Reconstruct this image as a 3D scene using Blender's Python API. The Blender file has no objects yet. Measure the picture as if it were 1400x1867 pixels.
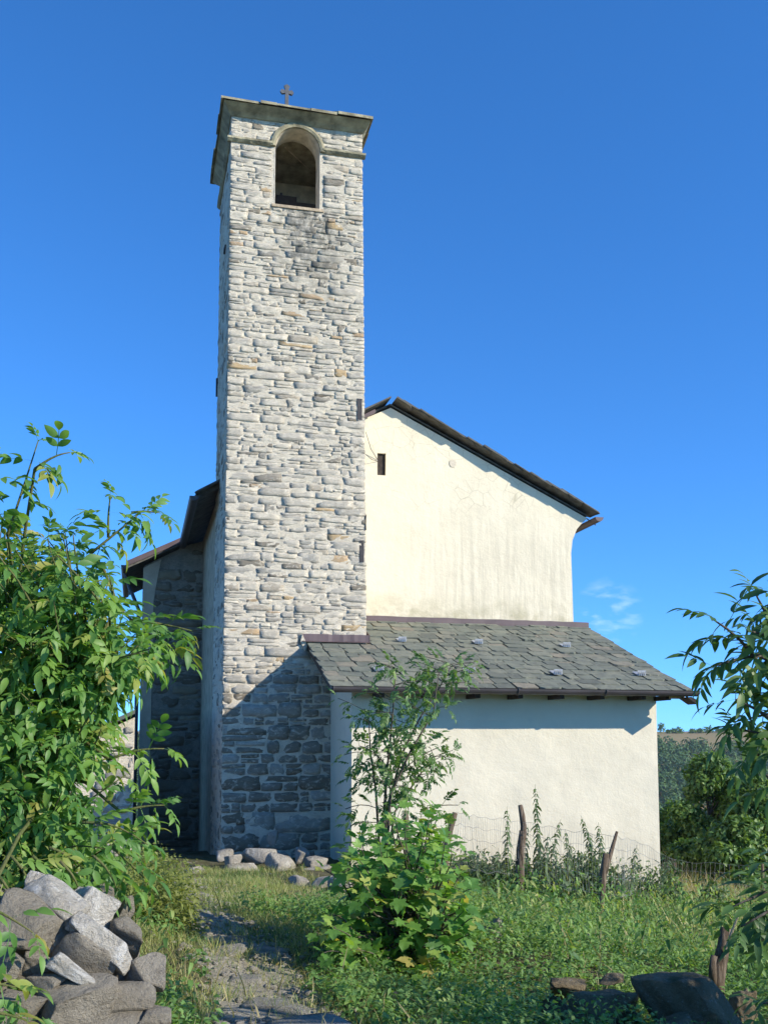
import bpy, bmesh, math, random
import numpy as np
from mathutils import Vector, Matrix, Euler

random.seed(7)
RNG = np.random.default_rng(7)
C = bpy.context.scene.collection
SC = bpy.context.scene

# ------------------------------------------------------------------ camera
PX, PY, FOC, HOR = 1400.0, 1867.0, 1880.0, 1350.0
PITCH, YAW = math.radians(5.5), math.radians(13.5)
PCY = HOR - FOC * math.tan(PITCH)
cam = bpy.data.cameras.new('camera')
cam.sensor_fit = 'VERTICAL'; cam.sensor_height = 36.0; cam.sensor_width = 36.0 * PX / PY
cam.lens = FOC / PY * 36.0
cam.shift_y = (PCY - PY / 2) / PY
cam.clip_start = 0.1; cam.clip_end = 6000
camo = bpy.data.objects.new('camera', cam); C.objects.link(camo)
camo.location = (0, 0, 0)
camo.rotation_euler = (math.pi / 2 + PITCH, 0, -YAW)
SC.camera = camo

FWD = np.array([math.sin(YAW) * math.cos(PITCH), math.cos(YAW) * math.cos(PITCH), math.sin(PITCH)])
RGT = np.array([math.cos(YAW), -math.sin(YAW), 0.0]); UPV = np.cross(RGT, FWD)

def at(x, y, Y):
    """world point at depth Y seen at a place of the photograph (measuring aid)"""
    r = FWD + RGT * (x - PX / 2) / FOC + UPV * (PCY - y) / FOC
    return r * (Y / r[1])

def proj(P):
    P = np.atleast_2d(P); d = P @ FWD
    return PX / 2 + FOC * (P @ RGT) / d, PCY - FOC * (P @ UPV) / d, d

# ------------------------------------------------------------------ light
SUN = Vector((1.2, -1.0, 0.74)).normalized()
SUN_EL = math.asin(SUN.z); SUN_ROT = math.atan2(SUN.x, SUN.y)
world = bpy.data.worlds.new('World'); SC.world = world; world.use_nodes = True
wn = world.node_tree; wn.nodes.clear()
sky = wn.nodes.new('ShaderNodeTexSky'); sky.sky_type = 'NISHITA'; sky.sun_disc = False
sky.sun_elevation = SUN_EL; sky.sun_rotation = SUN_ROT
sky.air_density = 1.0; sky.dust_density = 0.0; sky.ozone_density = 3.0; sky.altitude = 2500
hsv = wn.nodes.new('ShaderNodeHueSaturation'); hsv.inputs['Saturation'].default_value = 1.2
bg = wn.nodes.new('ShaderNodeBackground'); bg.inputs['Strength'].default_value = 0.15
wo = wn.nodes.new('ShaderNodeOutputWorld')
wn.links.new(sky.outputs[0], hsv.inputs['Color'])
# dry clear mountain air: deep blue right down towards the skyline
skc = wn.nodes.new('ShaderNodeTexCoord'); skv = wn.nodes.new('ShaderNodeVectorMath'); skv.operation = 'ADD'; skv.inputs[1].default_value = (0, 0, .1)
wn.links.new(skc.outputs['Generated'], skv.inputs[0]); wn.links.new(skv.outputs[0], sky.inputs[0])
blue = wn.nodes.new('ShaderNodeMix'); blue.data_type = 'RGBA'; blue.blend_type = 'MULTIPLY'; blue.inputs[0].default_value = 1
wn.links.new(hsv.outputs[0], blue.inputs[6]); blue.inputs[7].default_value = (.88, 1.20, 1.42, 1)
# a few thin wisps of cloud low in the sky beyond the church
tc = wn.nodes.new('ShaderNodeTexCoord')
def wmath(op, a, b=None):
    n = wn.nodes.new('ShaderNodeMath'); n.operation = op
    for i, v in enumerate((a, b)):
        if v is None: continue
        if isinstance(v, (int, float)): n.inputs[i].default_value = v
        else: wn.links.new(v, n.inputs[i])
    return n.outputs[0]
cd = Vector(at(1110, 1115, 1.0)).normalized()
dot = wn.nodes.new('ShaderNodeVectorMath'); dot.operation = 'DOT_PRODUCT'; dot.inputs[1].default_value = cd
wn.links.new(tc.outputs['Generated'], dot.inputs[0])
mr = wn.nodes.new('ShaderNodeMapRange'); mr.inputs[1].default_value = math.cos(0.034); mr.inputs[2].default_value = math.cos(0.006)
wn.links.new(dot.outputs['Value'], mr.inputs[0])
mp = wn.nodes.new('ShaderNodeMapping'); mp.inputs['Scale'].default_value = (26, 26, 70)
wn.links.new(tc.outputs['Generated'], mp.inputs['Vector'])
cn = wn.nodes.new('ShaderNodeTexNoise'); cn.inputs['Scale'].default_value = 1.6; cn.inputs['Detail'].default_value = 6
wn.links.new(mp.outputs[0], cn.inputs['Vector'])
cr = wn.nodes.new('ShaderNodeMapRange'); cr.inputs[1].default_value = 0.47; cr.inputs[2].default_value = 0.8
wn.links.new(cn.outputs[0], cr.inputs[0])
cm = wmath('MULTIPLY', wmath('MULTIPLY', mr.outputs[0], cr.outputs[0]), 0.3)
mixc = wn.nodes.new('ShaderNodeMix'); mixc.data_type = 'RGBA'
wn.links.new(cm, mixc.inputs[0]); wn.links.new(blue.outputs[2], mixc.inputs[6])
mixc.inputs[7].default_value = (7.5, 8.0, 8.8, 1)
wn.links.new(mixc.outputs[2], bg.inputs['Color'])
wn.links.new(bg.outputs[0], wo.inputs[0])

sl = bpy.data.lights.new('sun', 'SUN'); sl.energy = 4.3; sl.angle = math.radians(0.5); sl.color = (1.0, 0.93, 0.80)
so = bpy.data.objects.new('sun', sl); C.objects.link(so)
so.rotation_euler = (-SUN).to_track_quat('-Z', 'Y').to_euler(); so.location = (20, -20, 30)

SC.view_settings.view_transform = 'Standard'; SC.view_settings.look = 'None'
SC.view_settings.gamma = 1.0; SC.view_settings.exposure = 0.6
SC.view_settings.use_curve_mapping = False

# ------------------------------------------------------------------ helpers
def link(o, parent=None):
    C.objects.link(o)
    if parent is not None: o.parent = parent
    return o

def tag(o, label=None, cat=None, group=None, kind=None):
    if label: o['label'] = label
    if cat: o['category'] = cat
    if group: o['group'] = group
    if kind: o['kind'] = kind
    return o

def thing(name, label, cat, loc=(0, 0, 0), group=None):
    o = bpy.data.objects.new(name, None); C.objects.link(o); o.location = loc; o.empty_display_size = .1
    return tag(o, label, cat, group)

def wloc(o):
    v = Vector((0, 0, 0))
    while o is not None: v += o.location; o = o.parent
    return v

def place(o, parent, M):
    """give o the world matrix M under a parent that is only translated"""
    o.parent = parent
    o.matrix_basis = Matrix.Translation(-wloc(parent)) @ M if parent is not None else M
    return o

def mesh_np(name, V, F, m, tint=None, smooth=False):
    """mesh from numpy verts and one face array (k-gons) or a list of face arrays"""
    me = bpy.data.meshes.new(name)
    if not isinstance(F, list): F = [F]
    F = [np.asarray(f, dtype=np.int32) for f in F if len(f)]
    V = np.asarray(V, dtype=np.float32)
    loops = np.concatenate([f.ravel() for f in F]); sizes = np.concatenate([np.full(len(f), f.shape[1], np.int32) for f in F])
    starts = np.concatenate([[0], np.cumsum(sizes)[:-1]]).astype(np.int32)
    me.vertices.add(len(V)); me.vertices.foreach_set('co', V.ravel())
    me.loops.add(len(loops)); me.loops.foreach_set('vertex_index', loops)
    me.polygons.add(len(sizes)); me.polygons.foreach_set('loop_start', starts)
    if smooth: me.polygons.foreach_set('use_smooth', np.ones(len(sizes), bool))
    if tint is not None:
        a = me.attributes.new('tint', 'FLOAT', 'POINT')
        a.data.foreach_set('value', np.asarray(tint, dtype=np.float32))
    me.update(calc_edges=True); me.validate()
    me.materials.append(m)
    return me

def obj_np(name, V, F, m, parent=None, tint=None, smooth=False, origin=None):
    V = np.asarray(V, dtype=np.float64)
    base = wloc(parent) if parent is not None else Vector((0, 0, 0))
    org = Vector(origin) if origin is not None else base
    me = mesh_np(name, V - np.array(org), F, m, tint, smooth)
    o = bpy.data.objects.new(name, me); link(o, parent); o.location = org - base
    return o

class MB:
    """collects shapes into ONE mesh"""
    def __init__(s): s.V = []; s.F = []
    def add(s, V, F):
        n = len(s.V); s.V += [tuple(v) for v in V]; s.F += [tuple(i + n for i in f) for f in F]; return s
    def box(s, a, b):
        (x0, y0, z0), (x1, y1, z1) = a, b
        return s.add([(x0,y0,z0),(x1,y0,z0),(x1,y1,z0),(x0,y1,z0),(x0,y0,z1),(x1,y0,z1),(x1,y1,z1),(x0,y1,z1)],
                     [(0,3,2,1),(4,5,6,7),(0,1,5,4),(1,2,6,5),(2,3,7,6),(3,0,4,7)])
    def prism(s, P, d):
        """polygon of 3-D points extruded by vector d"""
        n = len(P); P = [Vector(p) for p in P]; d = Vector(d)
        return s.add(P + [p + d for p in P], [tuple(range(n))[::-1], tuple(range(n, 2 * n))] + [(i, (i + 1) % n, (i + 1) % n + n, i + n) for i in range(n)])
    def tube(s, pts, rad, seg=8, cap=True):
        pts = [Vector(p) for p in pts]; n = len(pts)
        if not hasattr(rad, '__len__'): rad = [rad] * n
        rings = []; u = None
        for i, p in enumerate(pts):
            t = (pts[min(i + 1, n - 1)] - pts[max(i - 1, 0)]).normalized()
            if u is None: u = t.cross(Vector((0.31, 0.2, 0.93)));  u = u.normalized() if u.length > 1e-3 else t.orthogonal().normalized()
            u = (u - t * u.dot(t)).normalized(); w = t.cross(u)
            rings.append([p + (u * math.cos(a) + w * math.sin(a)) * rad[i] for a in [2 * math.pi * k / seg for k in range(seg)]])
        V = [v for r in rings for v in r]; F = []
        for i in range(n - 1):
            for k in range(seg): F.append((i*seg+k, i*seg+(k+1)%seg, (i+1)*seg+(k+1)%seg, (i+1)*seg+k))
        if cap: F += [tuple(range(seg))[::-1], tuple((n-1)*seg + k for k in range(seg))]
        return s.add(V, F)
    def build(s, name, m, parent=None, origin=None, smooth=False, bevel=0):
        base = wloc(parent) if parent is not None else Vector((0, 0, 0))
        org = Vector(origin) if origin is not None else base
        me = bpy.data.meshes.new(name); me.from_pydata([Vector(v) - org for v in s.V], [], s.F); me.materials.append(m)
        if bevel:
            bm = bmesh.new(); bm.from_mesh(me)
            bmesh.ops.bevel(bm, geom=bm.edges[:], offset=bevel, segments=2, affect='EDGES', profile=.6)
            bm.to_mesh(me); bm.free()
        if smooth: me.polygons.foreach_set('use_smooth', [True] * len(me.polygons))
        me.update()
        o = bpy.data.objects.new(name, me); link(o, parent); o.location = org - base
        return o

def hash2(ix, iy, seed=0):
    h = (ix.astype(np.int64) * 374761393 + iy.astype(np.int64) * 668265263 + seed * 974634777) & 0xffffffff
    h = ((h ^ (h >> 13)) * 1274126177) & 0xffffffff
    return ((h ^ (h >> 16)) & 0xffff) / 65535.0
def vnoise(x, y, seed=0):
    x = np.asarray(x, float); y = np.asarray(y, float)
    ix, iy = np.floor(x), np.floor(y); fx, fy = x - ix, y - iy
    fx = fx * fx * (3 - 2 * fx); fy = fy * fy * (3 - 2 * fy)
    a = hash2(ix, iy, seed); b = hash2(ix + 1, iy, seed); c = hash2(ix, iy + 1, seed); d = hash2(ix + 1, iy + 1, seed)
    return (a * (1 - fx) + b * fx) * (1 - fy) + (c * (1 - fx) + d * fx) * fy
def fbm(x, y, seed=0, o=3):
    s = 0; a = .5; t = 0
    for k in range(o): s = s + a * vnoise(np.asarray(x) * 2**k, np.asarray(y) * 2**k, seed + k); t += a; a *= .5
    return s / t

# ------------------------------------------------------------------ materials
def nodes_of(name):
    m = bpy.data.materials.new(name); m.use_nodes = True; nt = m.node_tree; nt.nodes.clear(); return m, nt
class NT:
    def __init__(s, name): s.m, s.nt = nodes_of(name); s.N = s.nt.nodes; s.L = s.nt.links
    def new(s, t, **kw):
        n = s.N.new(t)
        for k, v in kw.items(): setattr(n, k, v)
        return n
    def put(s, inp, v):
        if hasattr(v, 'is_linked') or isinstance(v, bpy.types.NodeSocket): s.L.new(v, inp)
        else: inp.default_value = v
    def pos(s, scale=(1, 1, 1)):
        g = s.new('ShaderNodeNewGeometry'); mp = s.new('ShaderNodeMapping'); mp.inputs['Scale'].default_value = scale
        s.L.new(g.outputs['Position'], mp.inputs['Vector']); return mp.outputs[0]
    def noise(s, scale, detail=4, rough=.55, vec=None, dist=0):
        n = s.new('ShaderNodeTexNoise'); n.inputs['Scale'].default_value = scale; n.inputs['Detail'].default_value = detail
        n.inputs['Roughness'].default_value = rough; n.inputs['Distortion'].default_value = dist
        s.L.new(vec if vec is not None else s.pos(), n.inputs['Vector']); return n.outputs[0]
    def range(s, v, a, b, c=0., d=1.):
        n = s.new('ShaderNodeMapRange'); s.put(n.inputs[0], v)
        for i, q in enumerate((a, b, c, d)): n.inputs[i + 1].default_value = q
        return n.outputs[0]
    def math(s, op, a, b=0.):
        n = s.new('ShaderNodeMath', operation=op); s.put(n.inputs[0], a); s.put(n.inputs[1], b); return n.outputs[0]
    def mix(s, f, a, b, mode='MIX'):
        n = s.new('ShaderNodeMix', data_type='RGBA', blend_type=mode); s.put(n.inputs[0], f)
        for i, q in ((6, a), (7, b)):
            if isinstance(q, tuple): n.inputs[i].default_value = (*q, 1) if len(q) == 3 else q
            else: s.L.new(q, n.inputs[i])
        return n.outputs[2]
    def ramp(s, f, stops, interp='LINEAR'):
        n = s.new('ShaderNodeValToRGB'); n.color_ramp.interpolation = interp; e = n.color_ramp.elements
        while len(e) < len(stops): e.new(.5)
        for q, (p, c) in zip(e, stops): q.position = p; q.color = (*c, 1)
        s.put(n.inputs[0], f); return n.outputs[0]
    def attr(s, name='tint'):
        return s.new('ShaderNodeAttribute', attribute_name=name).outputs['Fac']
    def objrand(s): return s.new('ShaderNodeObjectInfo').outputs['Random']
    def bump(s, h, strength=.5, dist=.02):
        n = s.new('ShaderNodeBump'); n.inputs['Strength'].default_value = strength; n.inputs['Distance'].default_value = dist
        s.L.new(h, n.inputs['Height']); return n.outputs[0]
    def out(s, col, rough=.9, normal=None, metallic=0., spec=.3):
        b = s.new('ShaderNodeBsdfPrincipled'); o = s.new('ShaderNodeOutputMaterial')
        if isinstance(col, tuple): b.inputs['Base Color'].default_value = (*col, 1)
        else: s.L.new(col, b.inputs['Base Color'])
        s.put(b.inputs['Roughness'], rough); b.inputs['Metallic'].default_value = metallic; b.inputs['Specular IOR Level'].default_value = spec
        if normal is not None: s.L.new(normal, b.inputs['Normal'])
        s.L.new(b.outputs[0], o.inputs[0]); return s.m

def simple(name, col, rough=.8, var=.25, scale=8, bump=.3, metallic=0., spec=.3, bdist=.01):
    n = NT(name); f = n.noise(scale, 5)
    c = n.mix(n.range(f, .3, .7), tuple(x * (1 - var) for x in col), tuple(min(1, x * (1 + var)) for x in col))
    return n.out(c, rough, n.bump(n.noise(scale * 6, 4), bump, bdist) if bump else None, metallic, spec)

def lichen_run(n, c):
    # dark lichen run under the bell opening, as on the real wall
    g = n.new('ShaderNodeNewGeometry'); sx = n.new('ShaderNodeSeparateXYZ'); n.L.new(g.outputs['Position'], sx.inputs[0])
    a = n.math('MULTIPLY', n.range(n.math('ABSOLUTE', n.math('SUBTRACT', sx.outputs[0], 2.95)), .85, .25), n.range(sx.outputs[2], 7.6, 9.0))
    a = n.math('MULTIPLY', a, n.range(sx.outputs[2], 9.85, 9.72))
    a = n.math('MULTIPLY', a, n.range(n.noise(5, 6, .7, n.pos((1.2, 1, .8))), .40, .58, 0, .78))
    return n.mix(a, c, (.085, .085, .075))
def stone_material(name, stops, mortar=(.74, .655, .505), smear=.53, streak=True):
    n = NT(name); t = n.attr()
    c = n.ramp(t, stops)
    f1 = n.noise(9, 6, .65); c = n.mix(n.range(f1, .36, .74, 0, .7), c, n.mix(.55, c, (.13, .12, .105), 'MIX'))
    f2 = n.noise(5.2, 5, .6, n.pos((1, 1, 3.2))); c = n.mix(n.range(f2, .56, .70, 0, .45), c, (.46, .43, .37))
    # limewash and mortar smeared over the faces of the stones
    f3 = n.noise(7.5, 8, .7, n.pos((1, 1, 1.7)), .6); c = n.mix(n.range(f3, smear, smear + .12, 0, .75), c, mortar)
    if streak: c = lichen_run(n, c)
    h = n.math('ADD', n.noise(11, 8, .72, n.pos((1, 1, 3.4)), .5), n.math('MULTIPLY', n.noise(45, 6, .75, n.pos((1, 1, 1.8))), .45))
    crack = n.range(n.math('ABSOLUTE', n.math('SUBTRACT', n.noise(6.5, 5, .6, n.pos((1, 1, 4.2)), .8), .5)), .0, .016, 1, 0)
    c = n.mix(n.math('MULTIPLY', crack, .38), c, (.14, .125, .10))
    return n.out(c, .95, n.bump(n.math('SUBTRACT', h, n.math('MULTIPLY', crack, .25)), .65, .035), 0, .12)

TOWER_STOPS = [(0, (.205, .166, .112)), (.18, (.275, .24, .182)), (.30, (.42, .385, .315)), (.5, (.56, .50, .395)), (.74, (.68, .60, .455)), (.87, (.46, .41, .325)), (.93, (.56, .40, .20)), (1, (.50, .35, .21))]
M = {}
M['tower_stone'] = stone_material('tower_stone', TOWER_STOPS)
M['shade_stone'] = stone_material('shaded_rubble_stone', [(0, (.14, .11, .072)), (.4, (.195, .158, .105)), (.8, (.26, .21, .14)), (1, (.30, .235, .145))], (.33, .285, .21), .6, False)  # chapel stones: shade tone put into the colour, warmed against blue skylight
M['house_stone'] = stone_material('house_stone', [(0, (.30, .28, .24)), (.5, (.45, .41, .33)), (1, (.55, .5, .4))], (.62, .58, .5), .55, False)

def mortar_material(name, col, dark):
    n = NT(name); f = n.noise(5, 7, .7); c = n.mix(n.range(f, .35, .68), col, dark)
    f2 = n.noise(28, 5, .7); c = n.mix(n.range(f2, .52, .72, 0, .5), c, tuple(x * .55 for x in dark))
    if name == 'lime_mortar': c = lichen_run(n, c)
    h = n.math('ADD', n.noise(11, 8, .74, n.pos((1, 1, 2.6)), .6), n.math('MULTIPLY', n.noise(60, 5, .75), .4))
    crack = n.range(n.math('ABSOLUTE', n.math('SUBTRACT', n.noise(7, 6, .65, n.pos((1, 1, 3.0)), .9), .5)), .0, .014, 1, 0)
    c = n.mix(n.math('MULTIPLY', crack, .35), c, tuple(x * .3 for x in dark))
    return n.out(c, .97, n.bump(n.math('SUBTRACT', h, n.math('MULTIPLY', crack, .2)), .75, .04), 0, .1)
M['mortar'] = mortar_material('lime_mortar', (.76, .67, .515), (.58, .51, .385))
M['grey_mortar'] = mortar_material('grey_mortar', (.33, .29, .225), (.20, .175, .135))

def plaster_material(name, col, old):
    n = NT(name)
    c = n.mix(n.range(n.noise(1.3, 5), .35, .7), col, tuple(x * .93 for x in col))
    g = n.new('ShaderNodeNewGeometry'); sx = n.new('ShaderNodeSeparateXYZ'); n.L.new(g.outputs['Position'], sx.inputs[0])
    if old:
        # grey rain streaks low on the gable wall and fine cracking higher up
        s1 = n.noise(1.0, 6, .7, n.pos((9, 9, .55))); zz = n.math('MULTIPLY', n.range(sx.outputs[2], 5.2, 3.6), n.range(sx.outputs[0], 4.6, 6.2))
        a = n.math('MULTIPLY', n.range(s1, .42, .68, 0, .65), zz); c = n.mix(a, c, (.42, .37, .27))
        s2 = n.noise(3.2, 5, .6); a2 = n.math('MULTIPLY', n.range(sx.outputs[2], 2.95, 2.5), n.range(s2, .38, .62, 0, .7)); c = n.mix(a2, c, (.40, .355, .22))
        v = n.new('ShaderNodeTexVoronoi', feature='DISTANCE_TO_EDGE'); v.inputs['Scale'].default_value = 4.2
        wv = n.mix(.12, n.pos(), n.new('ShaderNodeTexNoise').outputs['Color']); n.L.new(wv, v.inputs['Vector'])
        zc = n.math('MULTIPLY', n.range(sx.outputs[2], 4.3, 4.7), n.range(n.noise(1.6, 3), .46, .56)); 
        crk = n.math('MULTIPLY', n.range(v.outputs['Distance'], .022, .006), zc)
        c = n.mix(n.math('MULTIPLY', crk, .55), c, (.38, .33, .22))
        sp = n.noise(22, 5, .7); c = n.mix(n.range(sp, .64, .72, 0, .6), c, (.46, .42, .31)); bl = n.noise(1.1, 7, .7); c = n.mix(n.range(bl, .5, .68, 0, .3), c, (.55, .49, .36))
    else:
        s1 = n.noise(2.2, 5, .6); c = n.mix(n.range(s1, .5, .75, 0, .35), c, tuple(x * .82 for x in col))
        s2 = n.noise(1.2, 6, .7, n.pos((5, 5, .5))); a = n.math('MULTIPLY', n.range(s2, .40, .66, 0, .75), n.range(sx.outputs[2], -1.3, -2.5)); c = n.mix(a, c, (.36, .32, .235)); bl = n.noise(1.4, 7, .7); c = n.mix(n.range(bl, .52, .66, 0, .22), c, (.50, .44, .32)); sp = n.noise(26, 5, .7); c = n.mix(n.range(sp, .66, .74, 0, .4), c, (.45, .40, .3))
    h = n.math('ADD', n.noise(3.5, 4), n.math('MULTIPLY', n.noise(30, 6, .7), .35))
    return n.out(c, .93, n.bump(h, .55 if old else .5, .035), 0, .15)
M['plaster'] = plaster_material('cream_plaster', (.77, .68, .495), True)
M['plaster_new'] = plaster_material('annex_plaster', (.70, .635, .485), False)
M['old_plaster'] = simple('shade_warmed_plaster', (.46, .37, .26), .95, .2, 3, .5, bdist=.02)  # plaster corner: colour warmed to offset the blue shade it stands in
M['grey_render'] = simple('grey_render', (.44, .34, .225), .9, .3, 4, .6, bdist=.03)
M['plinth'] = simple('plinth_render', (.40, .41, .42), .95, .3, 12, .8, bdist=.03)

def slate_material():
    n = NT('stone_slate'); t = n.attr()
    c = n.ramp(t, [(0, (.135, .142, .112)), (.4, (.185, .195, .148)), (.75, (.225, .225, .165)), (1, (.25, .22, .16))])
    c = n.mix(n.range(n.noise(6, 6, .65), .4, .7, 0, .6), c, (.085, .09, .08))
    c = n.mix(n.range(n.noise(14, 5, .7), .6, .72, 0, .7), c, (.24, .25, .19))
    return n.out(c, .85, n.bump(n.noise(24, 7, .65, n.pos((1, 1, 2))), .6, .02), 0, .25)
M['slate'] = slate_material()
M['slate_dark'] = simple('weathered_slate', (.115, .108, .092), .85, .4, 7, .6, bdist=.02)
M['moss_stone'] = simple('mossy_cornice_stone', (.30, .262, .165), .95, .5, 5, .7, bdist=.02)
M['brown_metal'] = simple('brown_painted_metal', (.115, .080, .078), .55, .2, 3, .08, .0, .4)
M['dark_metal'] = simple('dark_gutter_metal', (.055, .046, .046), .5, .25, 3, .08, .0, .5)
M['zinc'] = simple('zinc', (.40, .41, .42), .5, .15, 20, .1, .4, .5)
M['iron'] = simple('rusty_iron', (.05, .045, .045), .7, .3, 20, .3)
M['old_wood'] = simple('old_wood', (.46, .37, .25), .9, .4, 12, .8, bdist=.01)
M['dark_wood'] = simple('dark_wood', (.05, .038, .03), .9, .4, 12, .6)
M['pale_wood'] = simple('pale_wood', (.45, .30, .14), .8, .3, 10, .3)
M['bronze'] = simple('old_bronze', (.06, .065, .05), .55, .3, 8, .2, .5)
M['plaster_patch'] = simple('patch_plaster', (.66, .57, .43), .95, .12, 8, .6, bdist=.02)
M['cross_iron'] = simple('grey_cross', (.10, .10, .105), .7, .25, 14, .3)

def post_material():
    n = NT('weathered_post'); f = n.noise(4, 6, .7, n.pos((9, 9, 1.2)))
    c = n.ramp(f, [(.3, (.04, .032, .024)), (.5, (.13, .095, .065)), (.7, (.27, .22, .165))])
    return n.out(c, .9, n.bump(n.noise(10, 6, .7, n.pos((6, 6, .8))), .9, .02), 0, .15)
M['post'] = post_material()
def bark(name, a, b):
    n = NT(name); f = n.noise(8, 6, .7, n.pos((3, 3, .9))); return n.out(n.mix(n.range(f, .35, .68), a, b), .95, n.bump(f, .8, .02), 0, .1)
M['bark'] = bark('bark', (.05, .042, .03), (.16, .14, .11))
M['green_stem'] = bark('green_stem', (.08, .11, .03), (.15, .14, .06))

def rock_material(name, a, b, white, wl=.62, moss=0.):
    n = NT(name); f = n.noise(4, 7, .65); c = n.mix(n.range(f, .35, .68), a, b)
    f2 = n.noise(16, 6, .7); c = n.mix(n.range(f2, .5, .7, 0, .6), c, tuple(x * .5 for x in a))
    f3 = n.noise(9, 6, .65, None, .4); c = n.mix(n.range(f3, wl, wl + .08, 0, .85), c, white)
    if moss: c = n.mix(n.range(n.noise(6, 5), .55, .68, 0, moss), c, (.07, .085, .03))
    sp = n.noise(38, 4, .7); c = n.mix(n.range(sp, .60, .68, 0, .55), c, white); c = n.mix(n.range(sp, .40, .32, 0, .5), c, tuple(x * .45 for x in a))
    h = n.math('ADD', n.noise(9, 9, .72), n.math('MULTIPLY', n.noise(50, 6, .75), .4))
    return n.out(c, .95, n.bump(h, 1.0, .07), 0, .12)
M['rock'] = rock_material('grey_boulder', (.29, .255, .195), (.44, .395, .315), (.48, .44, .35))
M['rock_white'] = rock_material('lichen_white_stone', (.46, .415, .335), (.70, .66, .565), (.82, .79, .71), .50)
M['rock_dark'] = rock_material('dark_mossy_boulder', (.20, .155, .09), (.32, .26, .165), (.42, .42, .40), .66, .6)
M['rock_pale'] = rock_material('pale_rubble', (.33, .30, .245), (.47, .43, .36), (.58, .55, .48), .58)
M['flag'] = rock_material('path_flagstone', (.29, .27, .225), (.44, .41, .35), (.46, .45, .42), .6, .35)

def leaf_material(name, stops, trans=.35, gloss=.5, vein=True):
    n = NT(name)
    t = n.math('FRACT', n.math('ADD', n.attr(), n.objrand()))
    c = n.ramp(t, stops)
    c = n.mix(n.range(n.noise(30, 3), .35, .7, 0, .35), c, n.mix(.5, c, (.03, .05, .01)))
    b = n.new('ShaderNodeBsdfPrincipled'); n.L.new(c, b.inputs['Base Color']); b.inputs['Roughness'].default_value = gloss
    b.inputs['Specular IOR Level'].default_value = .45
    tr = n.new('ShaderNodeBsdfTranslucent'); n.L.new(n.mix(1., c, (2.1, 2.0, .8), 'MULTIPLY'), tr.inputs['Color'])
    ms = n.new('ShaderNodeMixShader'); ms.inputs[0].default_value = trans
    o = n.new('ShaderNodeOutputMaterial'); n.L.new(b.outputs[0], ms.inputs[1]); n.L.new(tr.outputs[0], ms.inputs[2]); n.L.new(ms.outputs[0], o.inputs[0])
    return n.m
M['elder_leaf'] = leaf_material('elder_leaf', [(0, (0.077, 0.189, 0.042)), (.5, (0.128, 0.260, 0.054)), (.9, (0.202, 0.347, 0.069)), (1, (.34, .30, .07))], .38)
M['backlit_elder_leaf'] = leaf_material('backlit_elder_leaf', [(0, (.045, .105, .028)), (.6, (.075, .155, .040)), (1, (.13, .22, .05))], .28)  # elder leaf darkened in colour to look backlit against the sky
M['maple_leaf'] = leaf_material('maple_leaf', [(0, (0.081, 0.201, 0.044)), (.5, (0.151, 0.302, 0.060)), (.85, (0.241, 0.402, 0.081)), (1, (0.402, 0.343, 0.101))], .38)
M['ash_leaf'] = leaf_material('ash_leaf', [(0, (0.070, 0.144, 0.046)), (.6, (0.116, 0.216, 0.061)), (1, (0.186, 0.288, 0.077))], .3)
M['nettle_leaf'] = leaf_material('nettle_leaf', [(0, (0.056, 0.104, 0.045)), (.6, (0.104, 0.168, 0.067)), (1, (0.168, 0.224, 0.096))], .3, .6)
M['herb_leaf'] = leaf_material('herb_leaf', [(0, (0.068, 0.155, 0.046)), (.5, (0.137, 0.261, 0.068)), (.85, (0.227, 0.352, 0.091)), (1, (0.352, 0.364, 0.125))], .35, .6)
M['yellow_herb'] = leaf_material('yellow_herb', [(0, (0.120, 0.173, 0.038)), (1, (0.255, 0.277, 0.068))], .35, .6)
M['grass'] = leaf_material('grass_blade', [(0, (0.095, 0.170, 0.042)), (.5, (0.180, 0.274, 0.068)), (.8, (0.293, 0.331, 0.104)), (1, (0.567, 0.491, 0.246))], .3, .6)
M['dry_grass'] = leaf_material('dry_grass', [(0, (.20, .18, .08)), (1, (.42, .36, .2))], .3, .7)
M['tree_leaf'] = leaf_material('tree_leaf', [(0, (0.048, 0.109, 0.029)), (.6, (0.102, 0.195, 0.044)), (1, (0.204, 0.305, 0.068))], .3, .5)
M['forest_leaf'] = leaf_material('forest_leaf', [(0, (0.048, 0.105, 0.035)), (.6, (0.071, 0.147, 0.045)), (1, (0.101, 0.188, 0.054))], .2, .7)

def ground_material():
    n = NT('soil_and_grass'); f = n.noise(.9, 6, .6); c = n.mix(n.range(f, .35, .65), (.075, .085, .032), (.15, .13, .075))
    f2 = n.noise(7, 6, .7); c = n.mix(n.range(f2, .5, .68, 0, .7), c, (.23, .205, .15))
    return n.out(c, 1., n.bump(n.noise(12, 7, .7), .9, .05), 0, .05)
M['ground'] = ground_material()
def path_material():
    n = NT('stony_path'); f = n.noise(2.5, 6, .65); c = n.mix(n.range(f, .35, .65), (.28, .25, .19), (.44, .40, .32))
    f2 = n.noise(11, 6, .7); c = n.mix(n.range(f2, .52, .68, 0, .7), c, (.10, .095, .06))
    return n.out(c, 1., n.bump(n.noise(14, 8, .7), .9, .05), 0, .05)
M['path'] = path_material()
M['gravel'] = simple('bounce_gravel', (.42, .375, .29), 1, .25, 12, .8, bdist=.02)
def hill_material():
    n = NT('hill_pasture'); f = n.noise(.02, 6, .6); c = n.mix(n.range(f, .35, .65), (.30, .22, .12), (.23, .20, .10))
    return n.out(c, 1., None, 0, .05)
M['hill'] = hill_material()
M['wire'] = simple('fence_wire', (.34, .33, .31), .5, .1, 20, 0, .6)

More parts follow.
